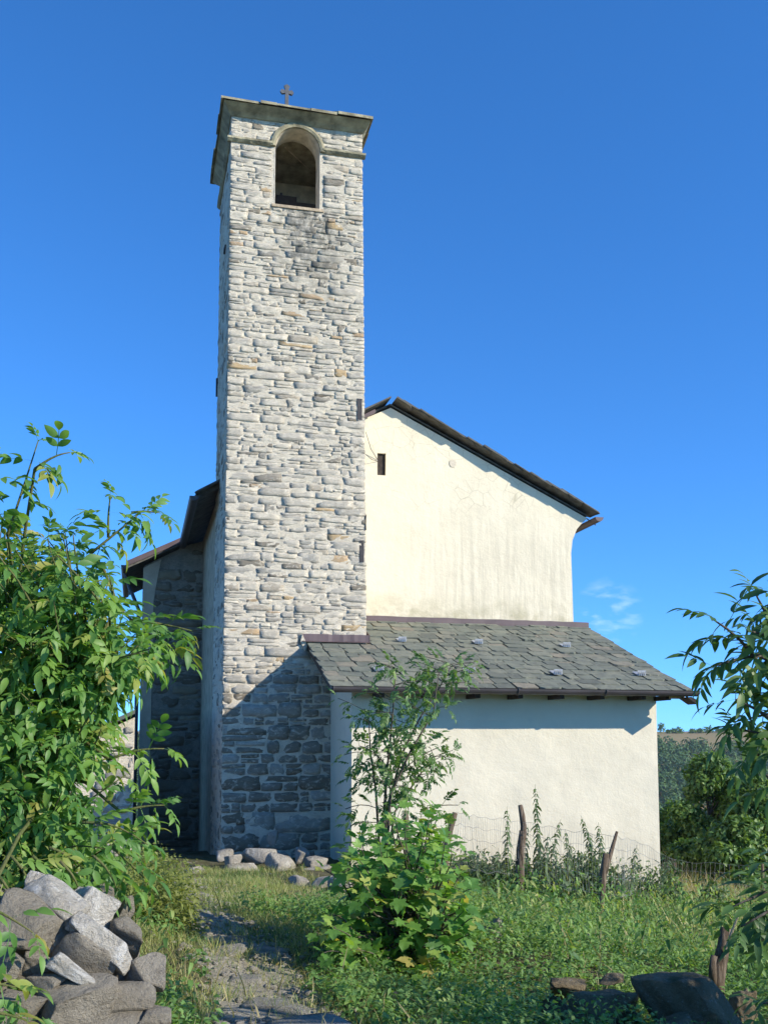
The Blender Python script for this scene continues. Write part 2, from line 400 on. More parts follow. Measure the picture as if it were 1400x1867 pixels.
# ------------------------------------------------------------------ terrain
CTRL = np.array([(.7,1,-1.62),(.75,5,-1.62),(.8,6.2,-1.60),(.8,8.2,-1.60),(.5,10.5,-1.65),(.6,13,-1.76),(1.2,15,-1.93),(2.8,16,-1.97),(1.2,18,-2.02),(.7,24,-2.55),(.6,21,-2.25),
    (3.2,17.5,-2.0),(4.4,14.5,-2.2),(5.5,14.5,-2.42),(5.9,12.5,-2.40),(8.7,16.2,-2.88),(9.4,17.2,-2.98),(6.5,16,-2.6),(3,6.5,-1.80),(4,6.5,-1.84),(2.4,8,-1.72),(1.7,10,-1.68),(1.6,12.5,-1.8),(3.2,11,-1.95),(4.2,10,-2.08),(2.7,13.5,-2.0),
    (-.5,5.4,-1.1),(-1.5,7,-.95),(-.3,7.5,-1.3),(-.4,9.5,-1.42),(-1.6,10,-1.3),(-1.2,14,-1.75),(-2,18,-2.1),(0,0,-1.62),(4,2,-1.72),(7,6,-2.15),(7,10,-2.35),(8.5,13,-2.7),(12,16,-3.15),(12,10,-2.8),(20,20,-3.9),(14,27,-3.9),(22,34,-5),(2,34,-3.2),(-6,26,-2.6),
    (-10,18,-1.9),(-8,6,-.9),(-6,0,-1.2),(10,-4,-2),(30,45,-7.5),(0,60,-7),(-30,40,-4),(40,10,-5)])
def shepard(x, y):
    x = np.asarray(x, float); y = np.asarray(y, float); num = 0; den = 0
    for cx_, cy_, cz_ in CTRL:
        w = 1.0 / ((x - cx_)**2 + (y - cy_)**2 + .35)**1.7
        num = num + w * cz_; den = den + w
    return num / den
def ground_z(x, y):
    x = np.asarray(x, float); y = np.asarray(y, float)
    r = np.hypot(x, y); z = shepard(x, y)
    far = np.clip((r - 50) / 170, 0, 1); far = far * far * (3 - 2 * far)
    z = z * (1 - far) + (-46.) * far
    return z + (fbm(x * 1.3, y * 1.3, 3) - .5) * .10 + (fbm(x * 4, y * 4, 9) - .5) * .035
def gz(x, y): return float(ground_z(np.array([x]), np.array([y]))[0])

def grid_mesh(name, xs, ys, zf, m, kind='structure'):
    Xg, Yg = np.meshgrid(xs, ys); Zg = zf(Xg, Yg); nx, ny = len(xs), len(ys)
    V = np.stack([Xg.ravel(), Yg.ravel(), Zg.ravel()], 1)
    i = (np.arange(ny - 1)[:, None] * nx + np.arange(nx - 1)[None]).ravel()
    o = obj_np(name, V, np.stack([i, i + 1, i + nx + 1, i + nx], 1), m, smooth=True)
    return tag(o, kind=kind)
xs = np.concatenate([-np.geomspace(820, 11, 22), np.arange(-10, 14.01, .16), np.geomspace(15, 1060, 28)])
ys = np.concatenate([-np.geomspace(300, 4, 10), np.arange(-3, 26, .16), np.geomspace(26.5, 720, 36)])
tag(grid_mesh('ground', xs, ys, ground_z, M['ground']), 'uneven grassy ground falling away to the right of the church', None)

# the far hill: wooded flank with a tan pasture on top
def hill_z(x, y):
    d = (y - 250) / 190.0; t = np.clip(d, 0, 1); z = -47 + 51.0 * (t * .45 + .55 * t * t * (3 - 2 * t))
    z = z + (fbm(x * .012, y * .012, 5) - .5) * 7 * np.clip(d * 2, 0, 1) * np.clip((1.25 - d) * 2, .12, 1) + np.clip(d - 1, 0, 10) * .55
    return z + (x - 180) * .006
grid_mesh('hill', np.linspace(-500, 1000, 90), np.concatenate([np.linspace(245, 480, 50), np.linspace(490, 720, 10)]), hill_z, M['hill'])

def path_center(y): return np.interp(y, [0, 4.5, 6.2, 8.2, 10.5, 13, 14.6], [1.05, .92, .80, .80, .55, .52, .75])
ysp = np.arange(1.0, 14.6, .1); us = np.linspace(-1, 1, 11)
Yp, Up = np.meshgrid(ysp, us, indexing='ij')
Wp = np.interp(Yp, [1, 6, 9, 12, 14.6], [.50, .42, .33, .28, .25]) * (1 + .5 * (fbm(Yp * 1.2, np.sign(Up) * 7 + Yp * .2, 4) - .5))
Xp = path_center(Yp) + Up * Wp; Zp = ground_z(Xp, Yp) + .018 * (1 - Up**4) - .02 * Up**8 + (fbm(Xp * 5, Yp * 5, 22) - .5) * .05
i = (np.arange(len(ysp) - 1)[:, None] * 11 + np.arange(10)[None]).ravel()
path = obj_np('path', np.stack([Xp.ravel(), Yp.ravel(), Zp.ravel()], 1), np.stack([i, i + 1, i + 12, i + 11], 1), M['path'], smooth=True); tag(path, kind='structure')

# unseen pale ground behind the elder, added to bounce warm light onto shaded walls
xy_ = np.linspace(-9, .35, 50); yy_ = np.linspace(10.5, 17.4, 36)
grid_mesh('bounce_yard', xy_, yy_, lambda x, y: ground_z(x, y) + .03 - .12 * np.clip(np.abs((x + 4.3) / 4.6)**6 + np.abs((y - 14) / 3.4)**6, 0, 1), M['gravel'])
# ------------------------------------------------------------------ rubble masonry
def cells(z0, z1, hf, u0f, u1f, aspect=(1.3, 4.2), split=.35, gap=.012, rng=random, ustart=None):
    """ragged courses of stones: list of (u0,u1,z0,z1)"""
    out = []; z = z0
    while z < z1 - .03:
        h = min(hf(z) * rng.uniform(.62, 1.4), z1 - z)
        if z1 - z - h < .05: h = z1 - z
        a, b = u0f(z + h / 2), u1f(z + h / 2); u = a
        while u < b - .02:
            w = h * rng.uniform(*aspect)
            if b - u - w < .09: w = b - u
            w = min(w, b - u); g = gap * rng.uniform(.5, 1.6)
            if h > .085 and rng.random() < split:
                k = rng.uniform(.35, .65)
                if w > .35 and rng.random() < .6:
                    q = rng.uniform(.35, .65)
                    out += [(u + g, u + w * q - g, z + g * .6, z + h * k - g * .4), (u + w * q + g, u + w - g, z + g * .6, z + h * k - g * .4), (u + g, u + w - g, z + h * k + g * .4, z + h - g * .6)]
                else: out += [(u + g, u + w - g, z + g * .6, z + h * k - g * .4), (u + g, u + w - g, z + h * k + g * .4, z + h - g * .6)]
            else: out.append((u + g, u + w - g, z + g * .6 + rng.uniform(-.012, .012), z + h - g * .6 + rng.uniform(-.012, .012)))
            u += w
        z += h
    return [c for c in out if c[1] - c[0] > .03 and c[3] - c[2] > .02]

NU, NZ = 5, 4
SU = np.linspace(-1, 1, NU); SZ = np.linspace(-1, 1, NZ)
_b = [j for j in range(NU)] + [NU * k + NU - 1 for k in range(1, NZ)] + [NU * (NZ - 1) + j for j in range(NU - 2, -1, -1)] + [NU * k for k in range(NZ - 2, 0, -1)]
_F4 = [(k*NU+j, k*NU+j+1, (k+1)*NU+j+1, (k+1)*NU+j) for k in range(NZ-1) for j in range(NU-1)] + [(_b[(q+1) % len(_b)], _b[q], NU*NZ+q, NU*NZ+(q+1) % len(_b)) for q in range(len(_b))]
STONE_F = np.array(_F4, dtype=np.int32)
def stone_verts(c, d0, rough, round_=.15, back=.07, rng=RNG, jit=.2, eb=.006):
    """(u, depth, z) vertices of one squared rubble stone; depth is outwards"""
    u0, u1, z0, z1 = c; hu, hz = (u1 - u0) / 2, (z1 - z0) / 2; s = min(hu, hz)
    U, Z = np.meshgrid(SU, SZ); U = U.ravel(); Z = Z.ravel()
    edge = (np.abs(U) > .99) | (np.abs(Z) > .99); corner = (np.abs(U) > .99) & (np.abs(Z) > .99)
    shear = rng.uniform(-.1, .1)
    uu = (u0 + u1) / 2 + U * hu + rng.uniform(-1, 1, U.size) * s * jit - np.where(corner, np.sign(U) * s * round_, 0) + Z * hz * shear
    zz = (z0 + z1) / 2 + Z * hz + rng.uniform(-1, 1, U.size) * s * jit - np.where(corner, np.sign(Z) * s * round_ * .8, 0) + U * hu * rng.uniform(-.035, .035)
    dd = d0 + rng.uniform(-rough, rough, U.size) - np.where(edge, eb * (1 + 1.2 * rng.random(U.size)), 0) + U * rng.uniform(-.01, .01) + Z * rng.uniform(-.012, .008)
    bi = np.array(_b)
    return np.concatenate([np.stack([uu, dd, zz], 1), np.stack([uu[bi], np.full(len(bi), d0 - back), zz[bi]], 1)])

def lay_stones(parent, cl, tofw, m, n_obj, rough=.012, proud=(-.008, .022), score=None, tintf=None, fill='stone_fill', shape=lambda c: {}):
    """the largest n_obj stones as objects, the rest as one part of kind stuff"""
    if score is None: score = lambda c: (c[1] - c[0]) * (c[3] - c[2])
    cl = sorted(cl, key=lambda c: -score(c)); restV = []; restT = []
    for k, c in enumerate(cl):
        t = float(tintf(c)) if tintf else random.random()
        W = tofw(stone_verts(c, proud(c) if callable(proud) else random.uniform(*proud), rough, **shape(c)))
        if k < n_obj: obj_np('stone', W, STONE_F, m, parent, tint=np.full(len(W), t), origin=W[:NU*NZ].mean(0))
        else: restV.append(W); restT.append(np.full(len(W), t))
    if restV:
        nv = len(restV[0]); F = (STONE_F[None] + np.arange(len(restV))[:, None, None] * nv).reshape(-1, 4)
        o = obj_np(fill, np.concatenate(restV), F, m, parent, tint=np.concatenate(restT)); o['kind'] = 'stuff'

def skin(P, Q, nu, nz, nrm, amp, seed):
    """rough mortar sheet between functions P(z) and Q(z) edge points; returns V, F"""
    return None

# ------------------------------------------------------------------ bell tower
TX0 = 1.46; TY0, TY1 = 18.0, 20.45
def txr(z): return 4.03 - (z + 2.0) / 13.4 * .135
OPX0, OPX1, OPZ0, SPR = 2.255, 3.11, 9.78, 10.88
OPC, OPR = (OPX0 + OPX1) / 2, (OPX1 - OPX0) / 2
tower = thing('bell_tower', 'tall square rubble-stone bell tower with an arched bell opening and a cross on top', 'bell tower', (2.7, 19.2, -2.6))
TB, TT = -2.6, 11.42

def rough_sheet(us, zs, tow, amp=.016, seed=0, sc=9.):
    """us(z) -> row of u; tow(u,d,z) -> world"""
    rows = [us(z) for z in zs]; U = np.array(rows); Z = np.repeat(np.array(zs)[:, None], U.shape[1], 1)
    return U, Z
def panel(U, Z, tow, amp, seed):
    d = (fbm(U * 9, Z * 13, seed, 4) - .5) * 2 * amp
    V = tow(U.ravel(), d.ravel(), Z.ravel()); n = U.shape[1]
    i = (np.arange(U.shape[0] - 1)[:, None] * n + np.arange(n - 1)[None]).ravel()
    return V, np.stack([i, i + 1, i + n + 1, i + n], 1)
def join_np(parts):
    V = np.concatenate([p[0] for p in parts]); off = np.cumsum([0] + [len(p[0]) for p in parts[:-1]])
    return V, np.concatenate([p[1] + o for p, o in zip(parts, off)])
front = lambda u, d, z: np.stack([u, TY0 - d, z], 1)
lefts = lambda u, d, z: np.stack([TX0 - d, TY1 - (u - TY0), z], 1)
parts = []
S = .03
zz = lambda a, b: np.linspace(a, b, max(2, int((b - a) / S) + 1))
def blk(a, b, z0, z1):
    zs = zz(z0, z1); n = max(2, int(abs((b(z0) if callable(b) else b) - a) / S) + 1)
    U = np.array([np.linspace(a, b(z) if callable(b) else b, n) for z in zs]); Z = np.repeat(zs[:, None], n, 1)
    parts.append(panel(U, Z, front, .007, 31))
blk(TX0, txr, TB, OPZ0); blk(TX0, OPX0, OPZ0, TT); blk(OPX1, txr, OPZ0, TT)
ua = np.linspace(OPX0, OPX1, 30); za = SPR + np.sqrt(np.clip(OPR**2 - (ua - OPC)**2, 0, None))
T = np.linspace(0, 1, 16)[:, None]; parts.append(panel(np.repeat(ua[None], 16, 0), za[None] * (1 - T) + TT * T, front, .007, 31))
zs = zz(TB, TT); U = np.repeat(np.linspace(TY0, TY1, 40)[None], len(zs), 0)
parts.append(panel(U, np.repeat(zs[:, None], 40, 1), lefts, .015, 32))
rz = np.linspace(TB, TT, 60); U = np.repeat(np.linspace(TY0, TY1, 12)[None], 60, 0); Z = np.repeat(rz[:, None], 12, 1)
parts.append((np.stack([txr(Z.ravel()), U.ravel(), Z.ravel()], 1), panel(U, Z, front, 0, 0)[1]))
Vt, Ft = join_np(parts)
tw = obj_np('tower_wall', Vt, Ft, M['mortar'], tower, smooth=True)

core = MB()
core.box((TX0 + .04, TY0 + .03, TB), (3.85, TY1, 9.62))
core.box((TX0 + .04, TY0 + .03, 9.62), (OPX0, TY0 + .42, TT)); core.box((OPX1, TY0 + .03, 9.62), (3.85, TY0 + .42, TT))
core.box((OPX0, TY0 + .03, 9.62), (OPX1, TY0 + .42, OPZ0))
arc = [(OPC + OPR * math.cos(a), TY0 + .03, SPR + OPR * math.sin(a)) for a in np.linspace(math.pi, 0, 19)]
core.prism([(OPX0, TY0 + .03, TT)] + arc + [(OPX1, TY0 + .03, TT)], (0, .39, 0))
core.box((TX0 + .04, TY0 + .42, 9.62), (TX0 + .42, TY1 - .4, TT)); core.box((3.45, TY0 + .42, 9.62), (3.85, TY1 - .4, TT))
core.box((TX0 + .04, TY1 - .4, 9.62), (2.2, TY1, TT)); core.box((2.75, TY1 - .4, 9.62), (3.85, TY1, TT)); core.box((2.2, TY1 - .4, 11.10), (2.75, TY1, TT))
core.build('masonry_core', M['reveal'] if 'reveal' in M else simple('belfry_plaster', (.56, .49, .375), .95, .3, 6, .6, bdist=.02), tower)
M['reveal'] = bpy.data.materials['belfry_plaster']

def opening_half(z):
    if z < SPR: return OPR + .05
    return math.sqrt(max(0, (OPR + .09)**2 - (z - SPR)**2)) if z < SPR + OPR + .09 else 0
hfT = lambda z: float(np.interp(z, [-2, 0, 1.5, 5, 11], [.27, .22, .14, .115, .10]))
asp = (1.2, 4.4)
cl = cells(-2.35, 1.25, hfT, lambda z: TX0 - .012, lambda z: txr(z) + .012, (.9, 2.9), .28, .014) + cells(1.25, 9.74, hfT, lambda z: TX0 - .012, lambda z: txr(z) + .012, asp, .34, .005)
for (za_, zb_) in ((9.74, 10.84), (10.95, 11.42)):
    cl += cells(za_, zb_, hfT, lambda z: TX0 - .012, lambda z: OPC - opening_half(z) if opening_half(z) else OPC, asp, .34, .005)
    cl += cells(za_, zb_, hfT, lambda z: OPC + opening_half(z) if opening_half(z) else OPC, lambda z: txr(z) + .012, asp, .34, .005)
# the anchor calls at the right edge stand in for shaded putlog holes
tofw = lambda V: np.stack([V[:, 0], TY0 - V[:, 1], V[:, 2]], 1)
def proudT(c): return random.uniform(.008, .020) if c[3] < 1.3 else random.uniform(.001, .011)
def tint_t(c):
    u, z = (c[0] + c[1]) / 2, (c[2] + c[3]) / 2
    if z < 1.25: return np.clip(random.gauss(.15 + .12 * max(0, z), .10), 0, .9)  # stones of the shaded foot: dark, warmed shade tone put into the tint
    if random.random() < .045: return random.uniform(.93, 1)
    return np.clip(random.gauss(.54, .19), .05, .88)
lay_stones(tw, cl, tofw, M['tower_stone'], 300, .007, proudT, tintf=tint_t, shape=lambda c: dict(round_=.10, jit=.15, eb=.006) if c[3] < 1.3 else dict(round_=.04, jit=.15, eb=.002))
cl2 = cells(-2.35, 11.4, lambda z: .2, lambda z: TY0 - .01, lambda z: TY1, (1.2, 3.5), .3)
tofl = lambda V: np.stack([TX0 - V[:, 1], TY1 - (V[:, 0] - TY0), V[:, 2]], 1)
rV = [tofl(stone_verts(c, random.uniform(-.014, .012), .01)) for c in cl2]
o = obj_np('side_stone_fill', np.concatenate(rV), (STONE_F[None] + np.arange(len(rV))[:, None, None] * len(rV[0])).reshape(-1, 4), M['tower_stone'], tw, tint=np.repeat(np.clip(RNG.normal(.4, .2, len(rV)), 0, .88), len(rV[0]))); o['kind'] = 'stuff'

# string course, arch moulding, cornice, roof slabs, cross
def profile_bar(a, b, out, m, parent, name='string_course'):
    """thin moulded ledge from a to b (both on the wall), projecting along out"""
    a, b, out = Vector(a), Vector(b), Vector(out); up = Vector((0, 0, 1)); n = 14; mb = MB(); rows = []
    for k in range(n + 1):
        p = a.lerp(b, k / n) + up * random.uniform(-.004, .004); w = 1 + random.uniform(-.06, .06)
        rows.append([p - out * .3, p + out * .35, p + out * .8 * w + up * .028, p + out * w + up * .04, p + out * w + up * .078, p - out * .3 + up * .095])
    V = [v for r in rows for v in r]; F = []
    for k in range(n):
        for j in range(6): F.append((k*6+j, k*6+(j+1) % 6, (k+1)*6+(j+1) % 6, (k+1)*6+j))
    F += [tuple(range(6))[::-1], tuple(n*6 + j for j in range(6))]
    return mb.add(V, F).build(name, m, parent)
SZc = SPR - .01
profile_bar((TX0 - .07, TY0, SZc), (OPX0 - .045, TY0, SZc), (0, -.075, 0), M['moss_stone'], tower)
profile_bar((OPX1 + .045, TY0, SZc), (txr(SZc) + .055, TY0, SZc), (0, -.075, 0), M['moss_stone'], tower)
profile_bar((TX0, TY0, SZc), (TX0, TY1 + .05, SZc), (-.07, 0, 0), M['moss_stone'], tower)
mb = MB(); n = 22; rows = []
for k in range(n + 1):
    a = math.pi * (1 - k / n); c_, s_ = math.cos(a), math.sin(a); P = lambda r, y: (OPC + r * c_, y, SPR + r * s_)
    j = random.uniform(-.006, .006)
    rows += [[P(OPR - .012, TY0 + .2), P(OPR - .012, TY0 - .05), P(OPR + .03, TY0 - .065), P(OPR + .075 + j, TY0 - .05), P(OPR + .085 + j, TY0 + .03)]]
V = [v for r in rows for v in r]; F = [(k*5+j, k*5+j+1, (k+1)*5+j+1, (k+1)*5+j) for k in range(n) for j in range(4)]
mb.add(V, F + [(0, 1, 2, 3, 4), tuple(n*5 + j for j in (4, 3, 2, 1, 0))]).build('arch_moulding', M['moss_stone'], tower)
# plain plastered reveal lining
mb = MB(); ring = [(OPX0 - .004, OPZ0 - .01), (OPX0 - .004, SPR)] + [(OPC + (OPR + .004) * math.cos(a), SPR + (OPR + .004) * math.sin(a)) for a in np.linspace(math.pi, 0, 21)] + [(OPX1 + .004, SPR), (OPX1 + .004, OPZ0 - .01)]
inn = [(x + (.018 if x < OPC else -.018) * (1 if z <= SPR else abs(x - OPC) / OPR), z - (.018 * (z - SPR) / OPR if z > SPR else 0)) for x, z in ring]
nr = len(ring); V = [(x, TY0 - .004, z) for x, z in ring] + [(x, TY0 - .004, z) for x, z in inn] + [(x, TY0 + .43, z) for x, z in inn]
mb.add(V, [(k, k+1, nr+k+1, nr+k) for k in range(nr-1)] + [(nr+k, nr+k+1, 2*nr+k+1, 2*nr+k) for k in range(nr-1)]).build('reveal', M['reveal'], tower)
mb = MB().prism([(OPX0 - .05, TY0 - .03, OPZ0 - .06), (OPX1 + .06, TY0 - .03, OPZ0 - .06), (OPX1 + .06, TY0 - .03, OPZ0 - .004), (OPX0 - .05, TY0 - .03, OPZ0 - .004)], (0, .45, 0))
mb.build('sill', M['grey_render'], tower, bevel=.008)

EX0, EX1, EY0, EY1, EZ = 1.25, 4.05, 17.70, 20.66, 11.50
mb = MB(); lo = [(TX0 - .02, TY0 - .03), (3.91, TY0 - .03), (3.91, TY1 + .02), (TX0 - .02, TY1 + .02)]; hi = [(EX0 + .05, EY0 + .05), (EX1 - .04, EY0 + .05), (EX1 - .04, EY1 - .05), (EX0 + .05, EY1 - .05)]
mb.add([(x, y, 11.36) for x, y in lo] + [(x + (.5 - (k in (1, 2))) * -.10, y + (-.06 if k < 2 else .06), 11.41) for k, (x, y) in enumerate(lo)] + [(x, y, EZ) for x, y in hi],
       [(r*4 + k, r*4 + (k+1) % 4, r*4 + 4 + (k+1) % 4, r*4 + 4 + k) for r in range(2) for k in range(4)] + [(8, 9, 10, 11), (3, 2, 1, 0)])
mb.build('cornice', M['moss_stone'], tower)
APX = (2.62, 19.2, 12.16)
roof_t = MB().add([(EX0 + .06, EY0 + .06, EZ + .01), (EX1 - .06, EY0 + .06, EZ + .01), (EX1 - .06, EY1 - .06, EZ + .01), (EX0 + .06, EY1 - .06, EZ + .01), APX], [(0, 1, 4), (1, 2, 4), (2, 3, 4), (3, 0, 4), (3, 2, 1, 0)]).build('tower_roof', M['slate_dark'], tower)
def slab_poly(pts, t, m, parent, name='slab'):
    mb = MB().prism([Vector(p) + Vector((0, 0, random.uniform(-.008, .008))) for p in pts], (0, 0, t)); return mb.build(name, m, parent, origin=sum((Vector(p) for p in pts), Vector()) / len(pts))
for side in range(4):
    cs = [(EX0, EY0), (EX1, EY0), (EX1, EY1), (EX0, EY1)]; a, b = Vector((*cs[side], EZ)), Vector((*cs[(side+1) % 4], EZ)); nn = 5
    cut = sorted([0, 1] + [(k + random.uniform(-.25, .25)) / nn for k in range(1, nn)])
    ap = Vector(APX)
    for k in range(nn):
        j = (b - a).normalized(); outd = Vector((j.y, -j.x, 0)); e = random.uniform(-.02, .02); t = random.uniform(.035, .06)
        p, q = a.lerp(b, cut[k] + .003), a.lerp(b, cut[k+1] - .003)
        f = .30; slab_poly([p + outd * e, q + outd * (e + random.uniform(-.015, .015)), q.lerp(ap, f) + Vector((0, 0, .02)), p.lerp(ap, f) + Vector((0, 0, .02))], t, M['moss_stone'], roof_t)
        slab_poly([p.lerp(ap, .26) + Vector((0, 0, .05)), q.lerp(ap, .26) + Vector((0, 0, .05)), q.lerp(ap, .97) + Vector((0, 0, .03)), p.lerp(ap, .97) + Vector((0, 0, .03))], .03, M['slate_dark'], roof_t)
# cross: arms with flared ends
cxp = at(523, 183, 19.2); cx0, cz0 = float(cxp[0]), float(cxp[2]); mb = MB()
y0 = 19.2
mb.box((cx0 - .035, y0 - .025, 12.0), (cx0 + .035, y0 + .025, cz0 + .22))
mb.prism([(cx0 - .033, y0 - .024, cz0 + .222), (cx0 + .033, y0 - .024, cz0 + .222), (cx0 + .058, y0 - .024, cz0 + .29), (cx0, y0 - .024, cz0 + .325), (cx0 - .058, y0 - .024, cz0 + .29)], (0, .048, 0))
for s in (-1, 1): mb.prism([(cx0 + s * .037, y0 - .024, cz0 + .135), (cx0 + s * .10, y0 - .024, cz0 + .118), (cx0 + s * .135, y0 - .024, cz0 + .165), (cx0 + s * .10, y0 - .024, cz0 + .212), (cx0 + s * .037, y0 - .024, cz0 + .195)], (0, .048, 0))
mb.build('cross', M['cross_iron'], tower)
# roof timber seen through the opening
MB().tube([at(520, 262, 18.75), at(582, 318, 19.7)], .085, 4).build('belfry_beam', M['old_wood'], tower)
MB().tube([at(505, 285, 19.6), at(560, 272, 19.6)], .06, 4).build('belfry_beam', M['old_wood'], tower)
def dark_plate(x, y, h, w=.075):
    P = at(x, y, TY0 - .018); j = lambda: random.uniform(-.012, .012)
    pts = []
    for k in range(5): pts.append((P[0] - w / 2 + j(), P[1], P[2] - h / 2 + h * k / 4))
    for k in range(4, -1, -1): pts.append((P[0] + w / 2 + j() * .4, P[1], P[2] - h / 2 + h * k / 4))
    MB().prism(pts, (0, .06, 0)).build('anchor_or_hole_plate', M['iron'], tower)
dark_plate(656, 746, .40, .085); dark_plate(660, 1005, .40, .075); dark_plate(667, 952, .28, .02)  # first two paint the dark of shaded holes, the thin one is iron
for (z, y) in ((6.9, 20.38), (9.2, 18.7)):
    MB().box((TX0 - .035, y, z), (TX0 + .02, y + (.08 if z < 8 else .30), z + (.36 if z < 8 else .05))).build('anchor_or_hole_plate', M['iron'], tower)

# the bell hangs in the opening from its wooden headstock
bx, by, bz = 2.62, 19.05, 10.28
bell = thing('church_bell', 'dark bronze bell low in the arched opening of the tower', 'bell', (bx, by, bz))
prof = [(0, 0), (.10, -.005), (.15, -.05), (.17, -.14), (.19, -.25), (.24, -.36), (.30, -.42), (.30, -.44), (.26, -.43), (.17, -.26), (.0, -.1)]
V = [(bx + r * math.cos(a), by + r * math.sin(a), bz + z) for r, z in prof for a in [2 * math.pi * k / 24 for k in range(24)]]
MB().add(V, [(i*24+k, i*24+(k+1) % 24, (i+1)*24+(k+1) % 24, (i+1)*24+k) for i in range(len(prof)-1) for k in range(24)]).build('bell_body', M['bronze'], bell, smooth=True)
MB().box((TX0 + .40, by - .06, bz + .01), (3.46, by + .06, bz + .13)).box((bx - .20, by - .05, bz + .132), (bx + .20, by + .05, bz + .24)).build('headstock', M['dark_wood'], bell)
MB().tube([(bx, by, bz - .12), (bx, by, bz - .45)], [.015, .03], 6).build('clapper', M['iron'], bell)
P = at(513, 352, by); MB().tube([(P[0], by, bz + .2), (P[0], by, P[2])], [.05, .02], 6).build('headstock_strap', M['iron'], bell)

# ------------------------------------------------------------------ church: nave, annex, side chapel
church = thing('church', 'cream plastered stone church with a slate-roofed annex beside its bell tower', 'church', (6, 20, -2.7))
NY = 19.55
RID = (4.83, 6.74); EAV = (9.15, 4.64); LEV = (1.04, 4.60)
# nave gable wall with its slot
bm = bmesh.new()
outl = [(3.0, -3), (8.69, -3), (8.69, 2.4), (8.665, 3.85), (8.70, 4.12), (8.80, 4.36), (8.96, 4.54), (9.04, 4.60), (RID[0], RID[1] - .10), (3.0, 5.75)]
P1 = at(688, 866, NY); P2 = at(703, 827, NY); SX0, SX1, SZ0, SZ1 = P1[0], P2[0], P1[2], P2[2]
hole = [(SX0, SZ0), (SX1, SZ0), (SX1 + .005, SZ1), (SX0, SZ1)]
def loopv(pts, y): return [bm.verts.new((x, y, z)) for x, z in pts]
o1 = loopv(outl, NY); h1 = loopv(hole, NY)
edges = [bm.edges.new((l[k], l[(k+1) % len(l)])) for l in (o1, h1) for k in range(len(l))]
bmesh.ops.triangle_fill(bm, edges=edges, use_beauty=True, use_dissolve=False)
ob = loopv(outl, NY + 6.5)
for k in range(len(o1)): bm.faces.new((o1[k], o1[(k+1) % len(o1)], ob[(k+1) % len(o1)], ob[k]))
hb = loopv(hole, NY + .45)
for k in range(4): bm.faces.new((h1[k], hb[k], hb[(k+1) % 4], h1[(k+1) % 4]))
bm.faces.new(hb)
bmesh.ops.recalc_face_normals(bm, faces=bm.faces[:])
me = bpy.data.meshes.new('nave_wall'); bm.to_mesh(me); bm.free(); me.materials.append(M['plaster'])
nave = bpy.data.objects.new('nave_wall', me); link(nave, church); nave.location = -church.location; nave.location = Vector((0, 0, 0)) - church.location
MB().box((SX0 + .002, NY + .05, SZ0 + .002), (SX1 - .002, NY + .08, SZ1 - .002)).build('slot_shade_sheet', M['dark_wood'], nave)  # dark sheet added for the shade inside the slot
P = at(825, 845, NY); mb = MB(); mb.prism([(P[0] + .075 * math.cos(a) * random.uniform(.85, 1.1), NY - .012, P[2] + .085 * math.sin(a) * random.uniform(.85, 1.1)) for a in np.linspace(0, 2 * math.pi, 13)[:-1]], (0, .014, 0)); mb.build('plaster_patch', M['plaster_patch'], nave)
# nave left wall (rubble under thin render), same plane as the tower side
mb = MB(); mb.box((TX0 + .012, NY + .2, -3), (3.1, NY + 6.5, 4.75)); mb.build('nave_side_wall', M['grey_render'], church)
# nave roof
up = Vector((0, 0, 1))
def slope_slab(a, b, y0, y1, t, name, m, parent): 
    return MB().prism([(a[0], y0, a[1]), (b[0], y0, b[1]), (b[0], y0, b[1] + t), (a[0], y0, a[1] + t)], (0, y1 - y0, 0)).build(name, m, parent)
nroof = MB().prism([(LEV[0], NY + .04, LEV[1] - .02), (RID[0], NY + .04, RID[1] - .035), (EAV[0] - .1, NY + .04, EAV[1] + .01), (EAV[0] - .1, NY + .04, EAV[1] + .045), (RID[0], NY + .04, RID[1]), (LEV[0], NY + .04, LEV[1] + .06)], (0, 6.6, 0)).build('nave_roof', M['slate_dark'], church)
def slab_along(p, d, n, w, L, t, rough, m, parent, name='slate', tint=None):
    """thick uneven stone slab: p centre of its lower edge, d up-slope, n normal"""
    d = d.normalized(); n = n.normalized(); s = d.cross(n); r = random.uniform; c = .12 * w
    loc = [(-w/2 + r(0, .3)*c, L), (w/2 - r(0, .3)*c, L), (w/2 + r(-1, .4)*rough, c*r(.4, 1.1)), (w/2 - c*r(.8, 1.8), r(-1, .6)*rough), (w*r(-.2, .1), r(-.6, 1)*rough), (-w/2 + c*r(.8, 1.8), r(-1, .6)*rough), (-w/2 + r(-.4, 1)*rough, c*r(.4, 1.1))]
    P = [p + s * x + d * y for x, y in loc]; q = len(P)
    Vv = [v + n * r(-.003, .003) for v in P] + [v + n * (t + r(-.004, .004)) for v in P]
    F = [tuple(range(q))[::-1], tuple(range(q, 2*q))] + [(k, (k+1) % q, (k+1) % q + q, k + q) for k in range(q)]
    o = MB().add(Vv, F).build(name, m, parent, origin=p)
    if tint is not None:
        a = o.data.attributes.new('tint', 'FLOAT', 'POINT'); a.data.foreach_set('value', [tint] * len(o.data.vertices))
    return o
d = Vector((RID[0] - EAV[0], 0, RID[1] - EAV[1])); Ls = d.length; d.normalize(); nrm = Vector((-d.z, 0, d.x)); nrm = nrm if nrm.z > 0 else -nrm
rows = 13
